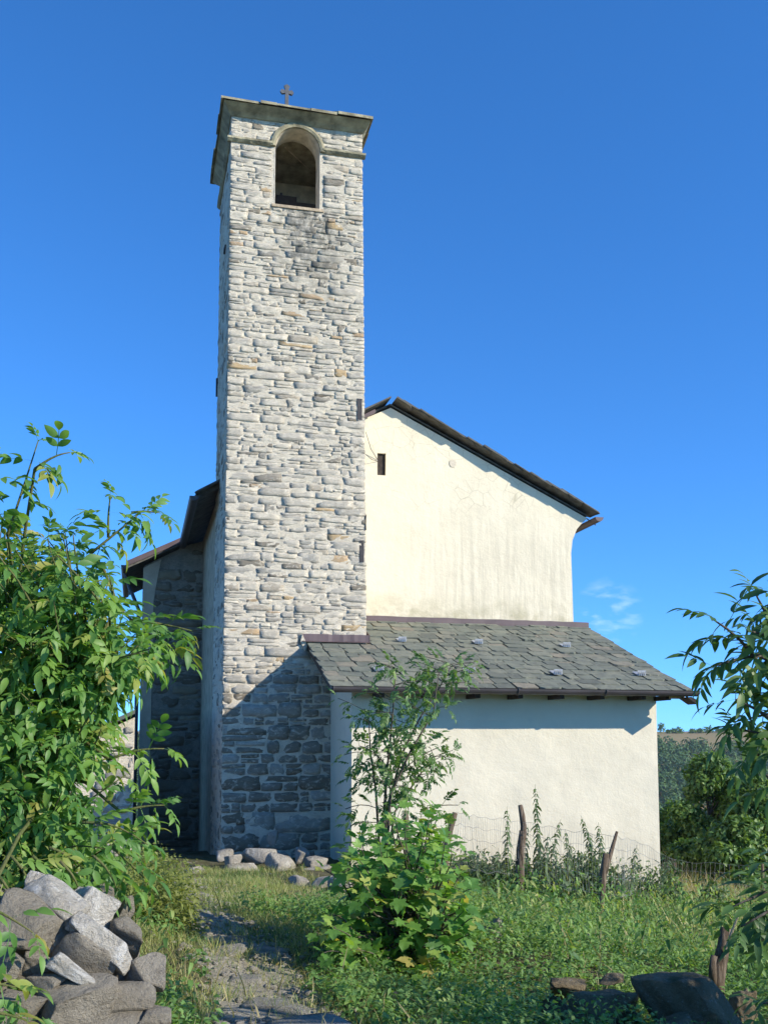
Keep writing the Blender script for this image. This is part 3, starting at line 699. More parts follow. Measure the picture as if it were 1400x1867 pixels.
for i_ in range(rows):
    for j in range(2):
        p = Vector((EAV[0], NY - .24 + j * .55 + .29, EAV[1] + .02)) + d * (i_ * Ls / rows - .05) + nrm * (.022 + random.uniform(-.008, .012))
        tilt = Matrix.Rotation(math.radians(random.uniform(2.0, 4.2)), 3, 'Y')
        slab_along(p + Vector((0, random.uniform(-.05, .05), 0)), tilt @ d, tilt @ nrm, .58, Ls / rows * (1.6 if i_ < rows - 1 else 1.0), random.uniform(.018, .032), .03, M['slate_dark'], nroof)
dl = Vector((RID[0] - LEV[0], 0, RID[1] - LEV[1])); Ll = dl.length; dl.normalize(); nl = Vector((-dl.z, 0, dl.x)); nl = nl if nl.z > 0 else -nl
for i_ in range(12):
    p = Vector((LEV[0], NY + .05, LEV[1])) + dl * (i_ * Ll / 12) + nl * .05
    slab_along(p, dl, nl, .58, Ll / 12 * (1.6 if i_ < 11 else .95), .03, .03, M['slate_dark'], nroof)
MB().prism([(LEV[0] + 2.9, NY - .16, 6.16), (RID[0] - .35, NY - .16, RID[1] - .28), (RID[0] - .35, NY - .16, RID[1] - .20), (LEV[0] + 2.9, NY - .16, 6.24)], (0, .06, 0)).build('verge_board', M['brown_metal'], nroof)
def half_gutter(a, b, r, m, parent, name='gutter', seg=10):
    a, b = Vector(a), Vector(b); t = (b - a).normalized(); s = t.cross(up).normalized(); mb = MB(); V = []
    prof = [(math.cos(q) * r, -math.sin(q) * r) for q in np.linspace(0, math.pi, seg)] + [(math.cos(q) * (r - .008), -math.sin(q) * (r - .008)) for q in np.linspace(math.pi, 0, seg)]
    prof = [(r + .010, .012)] + prof[:]
    n = len(prof)
    for e in (a, b): V += [e + s * x + up * z for x, z in prof]
    F = [(k, (k+1) % n, (k+1) % n + n, k + n) for k in range(n)]
    F += [tuple(range(1, seg + 1))[::-1], tuple(n + k for k in range(1, seg + 1))]
    return mb.add(V, F).build(name, m, parent)
# left nave eave gutter, right nave eave gutter end
half_gutter((LEV[0] - .06, NY - .2, LEV[1] - .02), (LEV[0] - .06, NY + 6.4, LEV[1] - .05), .085, M['dark_metal'], church)
half_gutter((EAV[0] + .06, NY - .22, EAV[1] - .05), (EAV[0] + .06, NY + 6.4, EAV[1] - .1), .09, M['brown_metal'], church)
MB().tube([(EAV[0] - .12, NY + .05, EAV[1] - .02), (EAV[0] + .10, NY + .05, EAV[1] - .16)], .012, 6).build('gutter_bracket', M['dark_metal'], church)

# annex
AX0, AX1, AY = 3.353, 8.69, 16.17
EY, EZ0, SL = 15.57, .80, math.tan(math.radians(20.3)); SA = math.radians(20.3)
rz_ = lambda y: EZ0 + (y - EY) * SL
bm = bmesh.new()
prof = [(AY, -3.2), (NY, -3.2), (NY, rz_(NY) - .05), (AY, rz_(AY) - .05)]
nx = 60
def annex_pt(x, y, z):
    e = (fbm(np.array([x * 1.1]), np.array([z * 1.1]), 41)[0] - .5) * .03
    return (x, y - (e if y < AY + .01 else 0), z)
zsA = np.linspace(-3.2, rz_(AY) - .05, 40); xsA = np.linspace(AX0, AX1, 60)
Xa, Za = np.meshgrid(xsA, zsA); ed = np.minimum(np.minimum((Xa - AX0), (AX1 - Xa)) / .15, 1)
Ya = AY - (fbm(Xa * 1.2, Za * 1.2, 41) - .5) * .035 * ed
Va = np.stack([Xa.ravel(), Ya.ravel(), Za.ravel()], 1); i = (np.arange(39)[:, None] * 60 + np.arange(59)[None]).ravel(); Fa = np.stack([i, i+1, i+61, i+60], 1)
nb = len(Va); side = []
for x in (AX0, AX1): side += [(x, AY, -3.2), (x, NY, -3.2), (x, NY, rz_(NY) - .05), (x, AY, rz_(AY) - .05)]
Va = np.concatenate([Va, np.array(side)]); Fa = np.concatenate([Fa, np.array([(nb, nb+3, nb+2, nb+1), (nb+4, nb+5, nb+6, nb+7), (nb+3, nb+7, nb+6, nb+2)])])
bm.free()
annex = obj_np('annex_wall', Va, Fa, M['plaster_new'], church, smooth=False)
annex.data.polygons.foreach_set('use_smooth', [True] * (len(Fa) - 3) + [False] * 3)
Vp = np.stack([Xa[:7].ravel(), Ya[:7].ravel() - .014 - fbm(Xa[:7] * 7, Za[:7] * 7, 77).ravel() * .03, np.interp(Za[:7], [-3.2, zsA[6]], [-3.2, -2.50]).ravel() + (fbm(Xa[:7] * 3, Za[:7], 78).ravel() - .5) * .06], 1)
i = (np.arange(6)[:, None] * 60 + np.arange(59)[None]).ravel(); obj_np('plinth', Vp, np.stack([i, i+1, i+61, i+60], 1), M['plinth'], annex, smooth=True)

aroof = MB()
RX0, RX1 = 2.90, 9.02
dA = Vector((0, math.cos(SA), math.sin(SA))); nA = Vector((0, -math.sin(SA), math.cos(SA)))
def rp(x, s, h=0): return Vector((x, EY, EZ0)) + dA * s + nA * h
sT = (TY0 - EY) / math.cos(SA); sN = (NY - EY) / math.cos(SA)
aroof.prism([rp(RX0 + .04, .04, -.06), rp(RX1 - .04, .04, -.06), rp(RX1 - .04, sN, -.06), rp(4.04, sN, -.06), rp(4.04, sT - .005, -.06), rp(RX0 + .04, sT - .005, -.06)], nA * .06)
aroof = aroof.build('annex_roof', M['slate_dark'], church)
NR = 15; ex = sN / NR
for i_ in range(NR + 1):
    s0 = -.05 + i_ * ex * .985
    xa = RX0 if s0 + .2 < sT else 4.035; u = xa + random.uniform(-.02, .03); first = True
    while u < RX1 - .02:
        w = random.uniform(.20, .42); 
        if RX1 - u - w < .16: w = RX1 - u
        L = min(ex * 1.55, (sN if u > 3.9 else sT) - s0 + .01)
        if u < 3.99 < u + w and s0 + L > sT: L = max(.12, sT - s0)
        if L > .1:
            th = math.radians(random.uniform(2.0, 3.6)); dd = (dA * math.cos(th) - nA * math.sin(th)); nn_ = (nA * math.cos(th) + dA * math.sin(th))
            rotz = Matrix.Rotation(random.uniform(-.035, .035), 3, nA)
            slab_along(rp(u + w / 2, s0 + random.uniform(-.025, .025), .030 + random.uniform(-.003, .012)), rotz @ dd, nn_, w - .008, L, random.uniform(.016, .030), .020, M['slate'], aroof, tint=min(1, max(0, random.gauss(.5, .26))))
        u += w
# snow guards
for (x, y) in [(733, 1169), (872, 1173), (1032, 1179), (691, 1222), (857, 1225), (1016, 1229), (1168, 1231)]:
    r = FWD + RGT * (x - PX / 2) / FOC + UPV * (PCY - y) / FOC; r = Vector(r)
    o0 = rp(0, 0, .07); tt = o0.dot(nA) / r.dot(nA); p = r * tt; xx = Vector((1, 0, 0)); w = .075
    mb = MB(); q0 = [p - xx * w - dA * .02, p + xx * w - dA * .02, p + xx * w + dA * .20, p - xx * w + dA * .20]; mb.prism([v for v in q0], nA * .006)
    f0 = p - dA * .02; mb.prism([f0 - xx * w, f0 + xx * w, f0 + xx * w + nA * .085 + dA * .02, f0 - xx * w + nA * .085 + dA * .02], -dA * .006)
    for k in (-.7, -.25, .25, .7): mb.prism([f0 + xx * (w * k - .007) - dA * .0065 + nA * .01, f0 + xx * (w * k + .007) - dA * .0065 + nA * .01, f0 + xx * (w * k + .007) + nA * .08 - dA * .0065, f0 + xx * (w * k - .007) + nA * .08 - dA * .0065], -dA * .006)
    mb.build('snow_guard', M['zinc'], aroof)
# flashings
def wavy(a, b, h, nrm_, n=18, amp=.012):
    a, b = Vector(a), Vector(b); V = []
    for k in range(n + 1):
        p = a.lerp(b, k / n); w = Vector(nrm_) * random.uniform(0, amp) + up * random.uniform(-.006, .006)
        V += [p + w, p + w + up * h + Vector(nrm_) * -.006, p + Vector(nrm_) * .07 - up * .025]
    return V, [q for k in range(n) for q in ((3*k, 3*k+3, 3*k+4, 3*k+1), (3*k+2, 3*k+5, 3*k+3, 3*k))]
zf_ = rz_(NY) + .085
V, F = wavy((4.05, NY - .012, zf_ - .04), (9.02, NY - .012, zf_ - .05), .115, (0, -1, 0)); MB().add(V, F).build('flashing', M['brown_metal'], church)
zt_ = rz_(TY0) + .09
V, F = wavy((RX0 - .07, TY0 - .035, zt_ - .03), (4.035, TY0 - .035, zt_ - .03), .12, (0, -1, 0)); MB().add(V, F).build('flashing', M['brown_metal'], church)
MB().prism([(4.045, TY0 - .04, zt_ - .05), (4.045, TY0 - .04, zt_ + .09), (4.045, NY, zf_ + .10), (4.045, NY, zf_ - .1)], (.008, 0, 0)).build('flashing', M['brown_metal'], church)
MB().prism([(RX0 - .07, TY0 - .05, zt_ + .085), (RX0 + .02, TY0 - .05, zt_ - .12), (RX0 - .02, TY0 - .05, zt_ - .22), (RX0 - .10, TY0 - .05, zt_ - .05)], (0, .08, 0)).build('mortar_fillet', M['mortar'], church)
# verge boards, gutter, brackets, rafter ends
MB().prism([rp(RX0 + .03, .03, -.10), rp(RX0 + .03, sT, -.10), rp(RX0 + .03, sT, -.012), rp(RX0 + .03, .03, -.012)], (.03, 0, 0)).build('verge_board', M['dark_wood'], church)
MB().prism([rp(RX1 - .03, .03, -.10), rp(RX1 - .03, sN, -.10), rp(RX1 - .03, sN, -.012), rp(RX1 - .03, .03, -.012)], (-.03, 0, 0)).build('verge_board', M['dark_wood'], church)
gut = half_gutter((RX0 - .02, EY - .095, EZ0 + .012), (RX1 + .05, EY - .095, EZ0 + .008), .082, M['dark_metal'], church)
for x in (608, 945, 1105):
    P = at(x, 1248, EY - .16); mb = MB()
    mb.tube([(P[0], EY - .085 + -.01 + .092 * math.cos(q), EZ0 + .012 - .092 * math.sin(q)) for q in np.linspace(math.pi * 1.05, -.1, 10)] + [(P[0], EY + .05, EZ0 - .02)], .011, 6); mb.build('gutter_bracket', M['dark_metal'], gut)
for x in (694, 775, 868, 945, 1020, 1093, 1168):
    P = at(x, 1256, 15.75); mb = MB().box((P[0] - .04, EY + .09, EZ0 - .125), (P[0] + .04, AY + .05, EZ0 - .055)); mb.build('rafter_end', M['dark_wood'], church)
P = at(672, 1262, 15.6); MB().tube([(P[0], 15.62, P[2] + .10), (P[0], 15.62, P[2] - .03)], .037, 10).build('gutter_outlet', M['grey_render'], church)
MB().box((8.70, AY - .45, .70), (8.98, AY - .35, .765)).build('eave_board', M['pale_wood'], church)
MB().prism([(8.96, EY - .1, .72), (9.08, EY - .1, .66), (9.06, EY - .1, .60), (8.9, EY - .1, .70)], (0, .3, 0)).build('eave_bracket', M['dark_wood'], church)
MB().box((AX1 - .05, AY - .42, EZ0 - .125), (AX1 + .05, NY, EZ0 - .05)).build('rafter_end', M['dark_wood'], church)

# side chapel behind the tower
CY = 24.3
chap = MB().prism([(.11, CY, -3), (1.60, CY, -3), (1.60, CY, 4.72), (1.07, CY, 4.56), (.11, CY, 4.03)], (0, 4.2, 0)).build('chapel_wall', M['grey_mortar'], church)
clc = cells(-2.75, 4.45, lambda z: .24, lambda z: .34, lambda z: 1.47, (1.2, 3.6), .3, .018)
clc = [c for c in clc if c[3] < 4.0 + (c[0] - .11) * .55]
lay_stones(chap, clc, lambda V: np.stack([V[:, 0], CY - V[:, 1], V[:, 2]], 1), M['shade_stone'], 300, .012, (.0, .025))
MB().prism([(.10, CY - .025, -3), (.345, CY - .025, -3), (.345, CY - .025, 3.2), (.40, CY - .025, 3.6), (.50, CY - .025, 4.2), (.10, CY - .025, 3.98)], (0, .05, 0)).build('plaster_corner', M['old_plaster'], chap)
cro = MB().prism([(-.25, CY - .30, 3.92), (1.10, CY - .30, 4.60), (1.10, CY - .30, 4.66), (-.25, CY - .30, 3.98)], (0, 4.6, 0)).build('chapel_roof', M['slate_dark'], church)
MB().prism([(-.29, CY - .34, 3.95), (1.10, CY - .34, 4.64), (1.10, CY - .34, 4.76), (-.29, CY - .34, 4.07)], (0, .10, 0)).build('verge_flashing', M['brown_metal'], cro)
half_gutter((-.32, CY - .34, 3.98), (-.32, CY + 4.2, 3.92), .08, M['dark_metal'], church)
MB().tube([(-.32, CY + .3, 3.9), (-.22, CY + .25, 3.6), (.015, CY - .03, 3.0), (.015, CY - .03, -2.7)], .045, 8).build('downpipe', M['dark_metal'], church)

# slack cable from tower to slot
cable = tag(MB().tube([at(667, 788, 19.4), at(676, 818, 19.45), at(688, 838, NY - .01)], .006, 5).build('cable', M['iron'], None, origin=at(688, 838, NY - .01)), 'thin slack cable running from the tower to the slot in the gable', 'cable', 'cables at the gable slot')
cable2 = tag(MB().tube([at(667, 829, 19.4), at(678, 838, 19.45), at(689, 841, NY - .01)], .006, 5).build('cable', M['iron'], None, origin=at(689, 841, NY - .01)), 'thin cable sagging below the other one into the gable slot', 'cable', 'cables at the gable slot')

# sunlit stone hut behind the elder
hut = thing('stone_hut', 'low sunlit stone hut half hidden behind the leafy bush on the left', 'hut', (-1.5, 19, -2.2))
HY = 18.8; tz = float(at(250, 1300, HY)[2]); lz = float(at(150, 1345, HY)[2]); hx1 = -.01; hx0 = -4.0
topz = lambda x: tz + (x - .02) * .48 if x < .02 else tz
hw = MB().prism([(hx0, HY, -4), (hx1, HY, -4), (hx1, HY, topz(hx1) - .06), (hx0, HY, topz(hx0) - .06)], (0, 4, 0)).build('hut_wall', M['mortar'], hut)
clh = [c for c in cells(-2.3, tz, lambda z: .20, lambda z: -2.4, lambda z: hx1, (1.2, 3.2), .3, .02) if c[3] < topz(c[0]) - .1]
lay_stones(hw, clh, lambda V: np.stack([V[:, 0], HY - V[:, 1], V[:, 2]], 1), M['house_stone'], 160, .02, (.0, .04))
hr = MB().prism([(hx0, HY - .2, topz(hx0)), (hx1, HY - .2, topz(hx1)), (hx1, HY - .2, topz(hx1) + .07), (hx0, HY - .2, topz(hx0) + .07)], (0, 4.4, 0)).build('hut_roof', M['slate'], hut)

# ------------------------------------------------------------------ rocks
_ICO = {}
def ico(sub):
    if sub not in _ICO:
        bm = bmesh.new(); bmesh.ops.create_icosphere(bm, subdivisions=sub, radius=1)
        _ICO[sub] = (np.array([v.co[:] for v in bm.verts]), np.array([[v.index for v in f.verts] for f in bm.faces])); bm.free()
    return _ICO[sub]
def rock(name, c, size, m, parent=None, sub=3, cuts=9, rot=(0, 0, 0), seed=0, rough=.05, flat=.8):
    """boulder: a ball cut by random planes into facets, then roughened"""
    r = np.random.default_rng(seed); V, F = ico(sub); V = V.copy()
    N = r.normal(size=(cuts, 3)); N /= np.linalg.norm(N, axis=1)[:, None]
    N[:6] = np.array([[1,0,0],[-1,0,0],[0,1,0],[0,-1,0],[0,0,1],[0,0,-1]]) + r.normal(size=(6, 3)) * .38; N /= np.linalg.norm(N, axis=1)[:, None]
    for k in range(cuts):
        d = r.uniform(.42, .62) if k < 6 else r.uniform(.55, .85)
        q = V @ N[k]; ov = np.clip(q - d, 0, None); V = V - ov[:, None] * N[k][None] * .93
    a, b = r.uniform(0, 50, 2)
    n1 = fbm(V[:, 0] * 2.2 + a + V[:, 2] * 1.3, V[:, 1] * 2.2 + b - V[:, 2] * 1.7, seed % 91, 4) - .5
    V = V * (1 + n1[:, None] * rough * 4)
    V = V / (np.abs(V).max(0) + 1e-6) * np.array(size) / 2
    V = V @ np.array(Euler(rot).to_matrix()).T + np.array(c)
    return obj_np(name, V, F, m, parent, smooth=False, origin=c)

def span(x0, y0, x1, y1, Y, deep=.8):
    """centre and size of a stone seen in a box of the photograph at depth Y"""
    c = at((x0 + x1) / 2, (y0 + y1) / 2, Y); k = np.linalg.norm(c) / FOC
    w, h = (x1 - x0) * k, (y1 - y0) * k; return c, (w * 1.06, max(w, h) * deep, h * 1.06)

# left dry-stone wall end
dw = thing('dry_stone_wall', 'tumbled dry-stone wall end of grey boulders and white slabs beside the path', 'stone wall', (-.3, 4.8, -1.4))
LW = [((0, 1637, 92, 1748), 4.55, 'rock', .1), ((190, 1664, 268, 1752), 4.8, 'rock', -.5), ((226, 1742, 298, 1810), 4.6, 'rock', .12), ((86, 1676, 140, 1738), 4.66, 'rock', .2), ((112, 1698, 208, 1800), 4.6, 'rock', -.4), ((48, 1776, 118, 1812), 4.42, 'rock', .1),
      ((66, 1790, 204, 1880), 4.35, 'rock', .05), ((194, 1793, 280, 1848), 4.45, 'rock', .06), ((-10, 1733, 48, 1788), 4.4, 'rock', 0), ((-20, 1798, 74, 1880), 4.3, 'rock', .1), ((250, 1838, 312, 1885), 4.4, 'rock', .2),
      ((-60, 1600, 20, 1660), 4.8, 'rock', .1), ((170, 1840, 262, 1900), 4.38, 'rock', .0), ((40, 1738, 90, 1782), 4.5, 'rock', .2), ((196, 1744, 240, 1800), 4.68, 'rock', .1), ((-70, 1690, 4, 1760), 4.5, 'rock', 0), ((-90, 1760, -5, 1850), 4.4, 'rock', 0), ((20, 1850, 90, 1920), 4.3, 'rock', .1),
      ((150, 1600, 215, 1670), 5.1, 'rock', .2), ((76, 1620, 160, 1700), 5.0, 'rock', .3), ((200, 1700, 250, 1760), 4.95, 'rock', .1), ((60, 1700, 130, 1790), 4.75, 'rock', .0), ((120, 1780, 220, 1830), 4.7, 'rock', .0), ((0, 1700, 70, 1800), 4.7, 'rock', 0), ((130, 1640, 200, 1720), 4.9, 'rock', 0), ((215, 1630, 245, 1690), 5.1, 'rock', .3)]
WS = [((103, 1645), .25, .15, .20, 4.72, .62), ((172, 1652), .20, .16, .22, 4.86, .75), ((188, 1718), .27, .10, .16, 4.62, .66), ((128, 1770), .23, .08, .14, 4.42, .50), ((215, 1745), .12, .06, .1, 4.6, .6), ((75, 1612), .13, .08, .12, 4.85, .3), ((150, 1690), .16, .09, .14, 4.66, .55)]
for k, ((x_, y_), l_, h_, d_, Y_, r_) in enumerate(WS):     # whitewashed slabs slumped down the heap
    rock('slab', at(x_, y_, Y_ - .04), (l_ * 1.22, d_, h_ * 1.12), M['rock_white'], dw, 4, 12, (-.25, r_, -.2), 160 + k, .075)
for k, (b_, Y_, mt, ry) in enumerate(LW):
    c, sz = span(*b_, Y_, 1.0)
    rock('stone', c, (sz[0] * 1.05, sz[1], sz[2] * 1.05), M[mt], dw, 4, 12, (random.uniform(-.2, .2), ry, random.uniform(-.4, .4)), 100 + k, .06)
# right wall boulders in the shade
rw = thing('dry_stone_wall', 'low dark mossy stone wall of two big boulders in deep shade', 'stone wall', (3.2, 6.0, -1.8))
RW = [((1040, 1786, 1185, 1900), 5.9, .0), ((1160, 1783, 1352, 1905), 5.75, .05), ((1000, 1782, 1065, 1822), 6.5, .1), ((1085, 1777, 1140, 1800), 6.4, .0), ((985, 1815, 1060, 1900), 6.1, .0), ((1195, 1852, 1280, 1920), 5.5, .0), ((1330, 1800, 1375, 1880), 5.9, .1)]
for k, (b_, Y_, ry) in enumerate(RW):
    c, sz = span(*b_, Y_, .8); rock('stone', c, sz, M['rock_dark'], rw, 5, 9, (0, ry, random.uniform(-.2, .2)), 300 + k, .10)
# rubble at the tower foot
RB = [((391, 1549, 426, 1572), 16.6, 'flat grey rubble stone at the foot of the tower corner, behind the pale ones'), ((407, 1556, 440, 1584), 16.2, 'small upright pale rubble stone wedged above the long rounded one'), ((444, 1543, 503, 1576), 16.5, 'grey slab with a flat top, highest stone of the rubble heap'), ((404, 1572, 476, 1607), 15.8, 'long rounded pale stone at the front of the rubble heap'),
      ((488, 1556, 539, 1594), 16.0, 'square blocky rubble stone in the middle of the heap'), ((535, 1546, 567, 1580), 16.8, 'dark shaded stone behind the rubble heap'), ((552, 1562, 601, 1586), 16.3, 'low rounded stone stacked on a grey one at the right of the heap'), ((549, 1579, 604, 1598), 16.0, 'flat grey stone under the low rounded one'),
      ((462, 1593, 498, 1612), 15.3, 'small low stone in the grass before the rubble heap'), ((526, 1598, 570, 1620), 14.2, 'grey stone half sunk in the herbs below the rubble heap'), ((570, 1594, 610, 1622), 14.0, 'dark stone beside the leafy maple shrub'), ((600, 1598, 642, 1646), 13.6, 'large brown stone half hidden by the maple shrub'), ((487, 1514, 508, 1542), 17.4, 'small pale stone leaning on the dark base of the tower'),
      ((333, 1576, 379, 1604), 15.6, 'sunlit pale block at the edge of the doorstep slab')]
for k, (b_, Y_, lab) in enumerate(RB):
    c, sz = span(*b_, Y_, .85); tag(rock('rubble_stone', c, sz, M['rock_pale'], None, 3, 10, (0, random.uniform(-.15, .15), random.uniform(-.4, .4)), 400 + k, .03), lab, 'stone', 'rubble stones at the foot of the tower')
tag(rock('doorstep_slab', (.62, 17.6, -2.18), (1.25, 2.9, .34), M['flag'], None, 3, 8, (0, 0, .1), 470, .012), 'broad flat stone slab lying in the shade before the chapel wall', 'slab')
for k, (b_, Y_, lab) in enumerate([((878, 1682, 918, 1748), 8.6, 'tilted grey stone at the right foot of the maple shrub'), ((925, 1712, 965, 1730), 9.2, 'flat pale stone lying in the meadow herbs'), ((1018, 1716, 1056, 1740), 9.4, 'dark stone beside a squarer one in the meadow'), ((1042, 1714, 1080, 1740), 9.3, 'square grey stone in the middle of the meadow herbs')]):
    c, sz = span(*b_, Y_, .8); c = (c[0], c[1], c[2] + .05); tag(rock('field_stone', c, sz, M['rock'], None, 3, 10, (0, random.uniform(-.3, .3), .3), 500 + k, .03), lab, 'stone', 'stones lying in the meadow')
for k, (x, y, w, d_) in enumerate([(.62, 7.5, .34, .5), (.80, 6.25, .62, .5), (.5, 9.3, .3, .4), (.50, 10.3, .34, .5), (.52, 11.4, .3, .6), (.95, 5.6, .5, .4), (.78, 8.4, .3, .4), (.95, 7.9, .4, .5), (.72, 6.9, .3, .3), (.45, 12.6, .3, .5), (.62, 5.2, .5, .5)]):
    tag(rock('flagstone', (x, y, gz(x, y) + .008), (w, d_, .10), M['flag'], path, 3, 9, (random.uniform(-.05, .05), random.uniform(-.05, .05), random.uniform(0, 3)), 600 + k, .02))

# ------------------------------------------------------------------ leaves
def leaflet(L, W, n=5, fold=.25, curl=.25, serr=.0, x0=0.):
    """one leaf blade along +x: folded at the midrib, curling down; (V, F3, F4)"""
    t = np.linspace(0, 1, n + 1); w = W * np.sin(np.pi * t**.8)**.85; w[0] = w[-1] = 0
    w = w * (1 + serr * np.where(np.arange(n + 1) % 2, 1, -1))
    cz = -curl * L * t**2; Cc = np.stack([x0 + L * t * (1 - .15 * curl), np.zeros(n + 1), cz], 1)
    A = Cc[1:-1] + np.stack([0 * w, w * .5, w * .5 * fold], 1)[1:-1]; B = Cc[1:-1] + np.stack([0 * w, -w * .5, w * .5 * fold], 1)[1:-1]
    V = np.concatenate([Cc, A, B]); a0, b0 = n + 1, n + 1 + n - 1; F3 = [(0, a0, 1)[::-1], (0, 1, b0)[::-1], (n, n-1, a0 + n - 2)[::-1], (n, b0 + n - 2, n - 1)[::-1]]; F4 = []
    for k in range(1, n - 1): F4 += [(k, k+1, a0 + k, a0 + k - 1), (k, b0 + k - 1, b0 + k, k + 1)]
    return V, np.array(F3), np.array(F4, dtype=int).reshape(-1, 4)
def tmerge(ts):
    V = []; F3 = []; F4 = []; o = 0
    for v, a, b in ts: V.append(v); F3.append(a + o); F4.append(b + o); o += len(v)
    return np.concatenate(V), np.concatenate(F3), np.concatenate(F4)
def rotm(az, pitch=0, roll=0): return np.array(Euler((roll, pitch, az)).to_matrix())
def xf(t, R, p): return t[0] @ np.asarray(R).T + np.array(p), t[1], t[2]
def pinnate(L, pairs, lw, ll, droop, rng, n=4):
    """compound leaf: rachis with pairs of leaflets and one at the tip"""
    out = []
    for k in range(pairs + 1):
        t = (.35 + .65 * k / pairs); x = L * .62 * t; z = -droop * L * t * t * .5; sc = 1.0 - .12 * abs(k - pairs * .5)
        if k == pairs: out.append(xf(leaflet(ll * 1.08, lw * 1.05, n, .3, .35), rotm(rng.uniform(-.1, .1), .25 + droop * .5), (x, 0, z)))
        else:
            for s in (-1, 1): out.append(xf(leaflet(ll * sc * rng.uniform(.88, 1.05), lw * sc, n, .3, rng.uniform(.2, .45)), rotm(s * rng.uniform(.75, 1.05), rng.uniform(.1, .35), s * rng.uniform(-.3, .3)), (x, 0, z)))
    q = L * .62; r = L * .008
    rv = np.array([(0, r, 0), (0, -r, 0), (q * .5, -r, -droop * L * .125), (q * .5, r, -droop * L * .125), (q, -r, -droop * L * .5), (q, r, -droop * L * .5)])
    out.append((rv, np.zeros((0, 3), int), np.array([(0, 1, 2, 3), (3, 2, 4, 5)])))
    return tmerge(out)
def maple(L, rng):
    """five-lobed blade on a stalk"""
    pol = [(0, 0), (-.10, .20), (.02, .40), (.22, .34), (.36, .56), (.52, .52), (.50, .28), (.70, .26), (.84, .12), (1.0, 0)]
    pts = [(x, y) for x, y in pol] + [(x, -y) for x, y in pol[-2:0:-1]]
    z = lambda x, y: abs(y) * .30 - .28 * max(0, x)**2 - .25 * y * y * 2
    V = [(L * .5, 0, L * (.0 - .06))] + [(L * (x * .85 + .35), y * L * .95, L * z(x, y)) for x, y in pts]
    V[0] = (L * (.3 * .85 + .35), 0, L * -.025)
    n = len(pts); F = [(0, 1 + k, 1 + (k + 1) % n) for k in range(n)]
    st = np.array([(-L * .25, .004, 0), (-L * .25, -.004, 0), (L * .36, -.004, 0), (L * .36, .004, 0)])
    return tmerge([(np.array(V), np.array(F)[:, ::-1], np.zeros((0, 4), int)), (st, np.zeros((0, 3), int), np.array([(0, 1, 2, 3)]))])

def frames(p, d, n):
    """4x4 matrices with x along d and z near n"""
    d = d / np.linalg.norm(d, axis=1)[:, None]; n = n - d * (d * n).sum(1)[:, None]; n = n / (np.linalg.norm(n, axis=1)[:, None] + 1e-9)
    y = np.cross(n, d); Mx = np.zeros((len(p), 4, 4)); Mx[:, :3, 0] = d; Mx[:, :3, 1] = y; Mx[:, :3, 2] = n; Mx[:, :3, 3] = p; Mx[:, 3, 3] = 1
    return Mx
def inst(t, Mx, sc):
    V, F3, F4 = t; W = np.einsum('mij,vj->mvi', Mx[:, :3, :3] * sc[:, None, None], V) + Mx[:, None, :3, 3]
    o = (np.arange(len(Mx)) * len(V))[:, None, None]
    return W.reshape(-1, 3), (F3[None] + o).reshape(-1, 3), (F4[None] + o).reshape(-1, 4)
def scatter(name, temps, Mx, sc, m, parent=None, kind='stuff', tints=None):
    k = RNG.integers(0, len(temps), len(Mx)); parts = []; tt = []; tints = RNG.random(len(Mx)) if tints is None else tints
    for q, t in enumerate(temps):
        s_ = k == q
        if s_.any(): parts.append(inst(t, Mx[s_], sc[s_])); tt.append(np.repeat(tints[s_], len(t[0])))
    V, F3, F4 = tmerge(parts); o = obj_np(name, V, [F3, F4], m, parent, tint=np.concatenate(tt))
    if kind: o['kind'] = kind
    return o
def in_view(P, mx=20, my=20):
    x, y, d = proj(P); return (d > .3) & (x > -mx) & (x < PX + mx) & (y > -my) & (y < PY + my), d
def plant_leaves(root, temps, Mx, sc, m, n_obj, name='leaf'):
    """the leaves that show largest as objects sharing a few meshes, the rest as one part"""
    P = Mx[:, :3, 3]; ok, d = in_view(P); order = np.argsort(np.where(ok, d / sc, 1e9)); pick = order[:min(n_obj, int(ok.sum()))]
    metas = []
    for t in temps:
        me = mesh_np(name, t[0], [t[1], t[2]], m, np.full(len(t[0]), random.random())); metas.append(me)
    base = Matrix.Translation(-wloc(root)); k = RNG.integers(0, len(temps), len(Mx))
    for i_ in pick:
        o = bpy.data.objects.new(name, metas[k[i_]]); C.objects.link(o); o.parent = root
        o.matrix_basis = base @ Matrix(Mx[i_].tolist()) @ Matrix.Scale(float(sc[i_]), 4)
    rest = np.setdiff1d(np.arange(len(Mx)), pick)
    if len(rest): scatter('foliage', temps, Mx[rest], sc[rest], m, root)

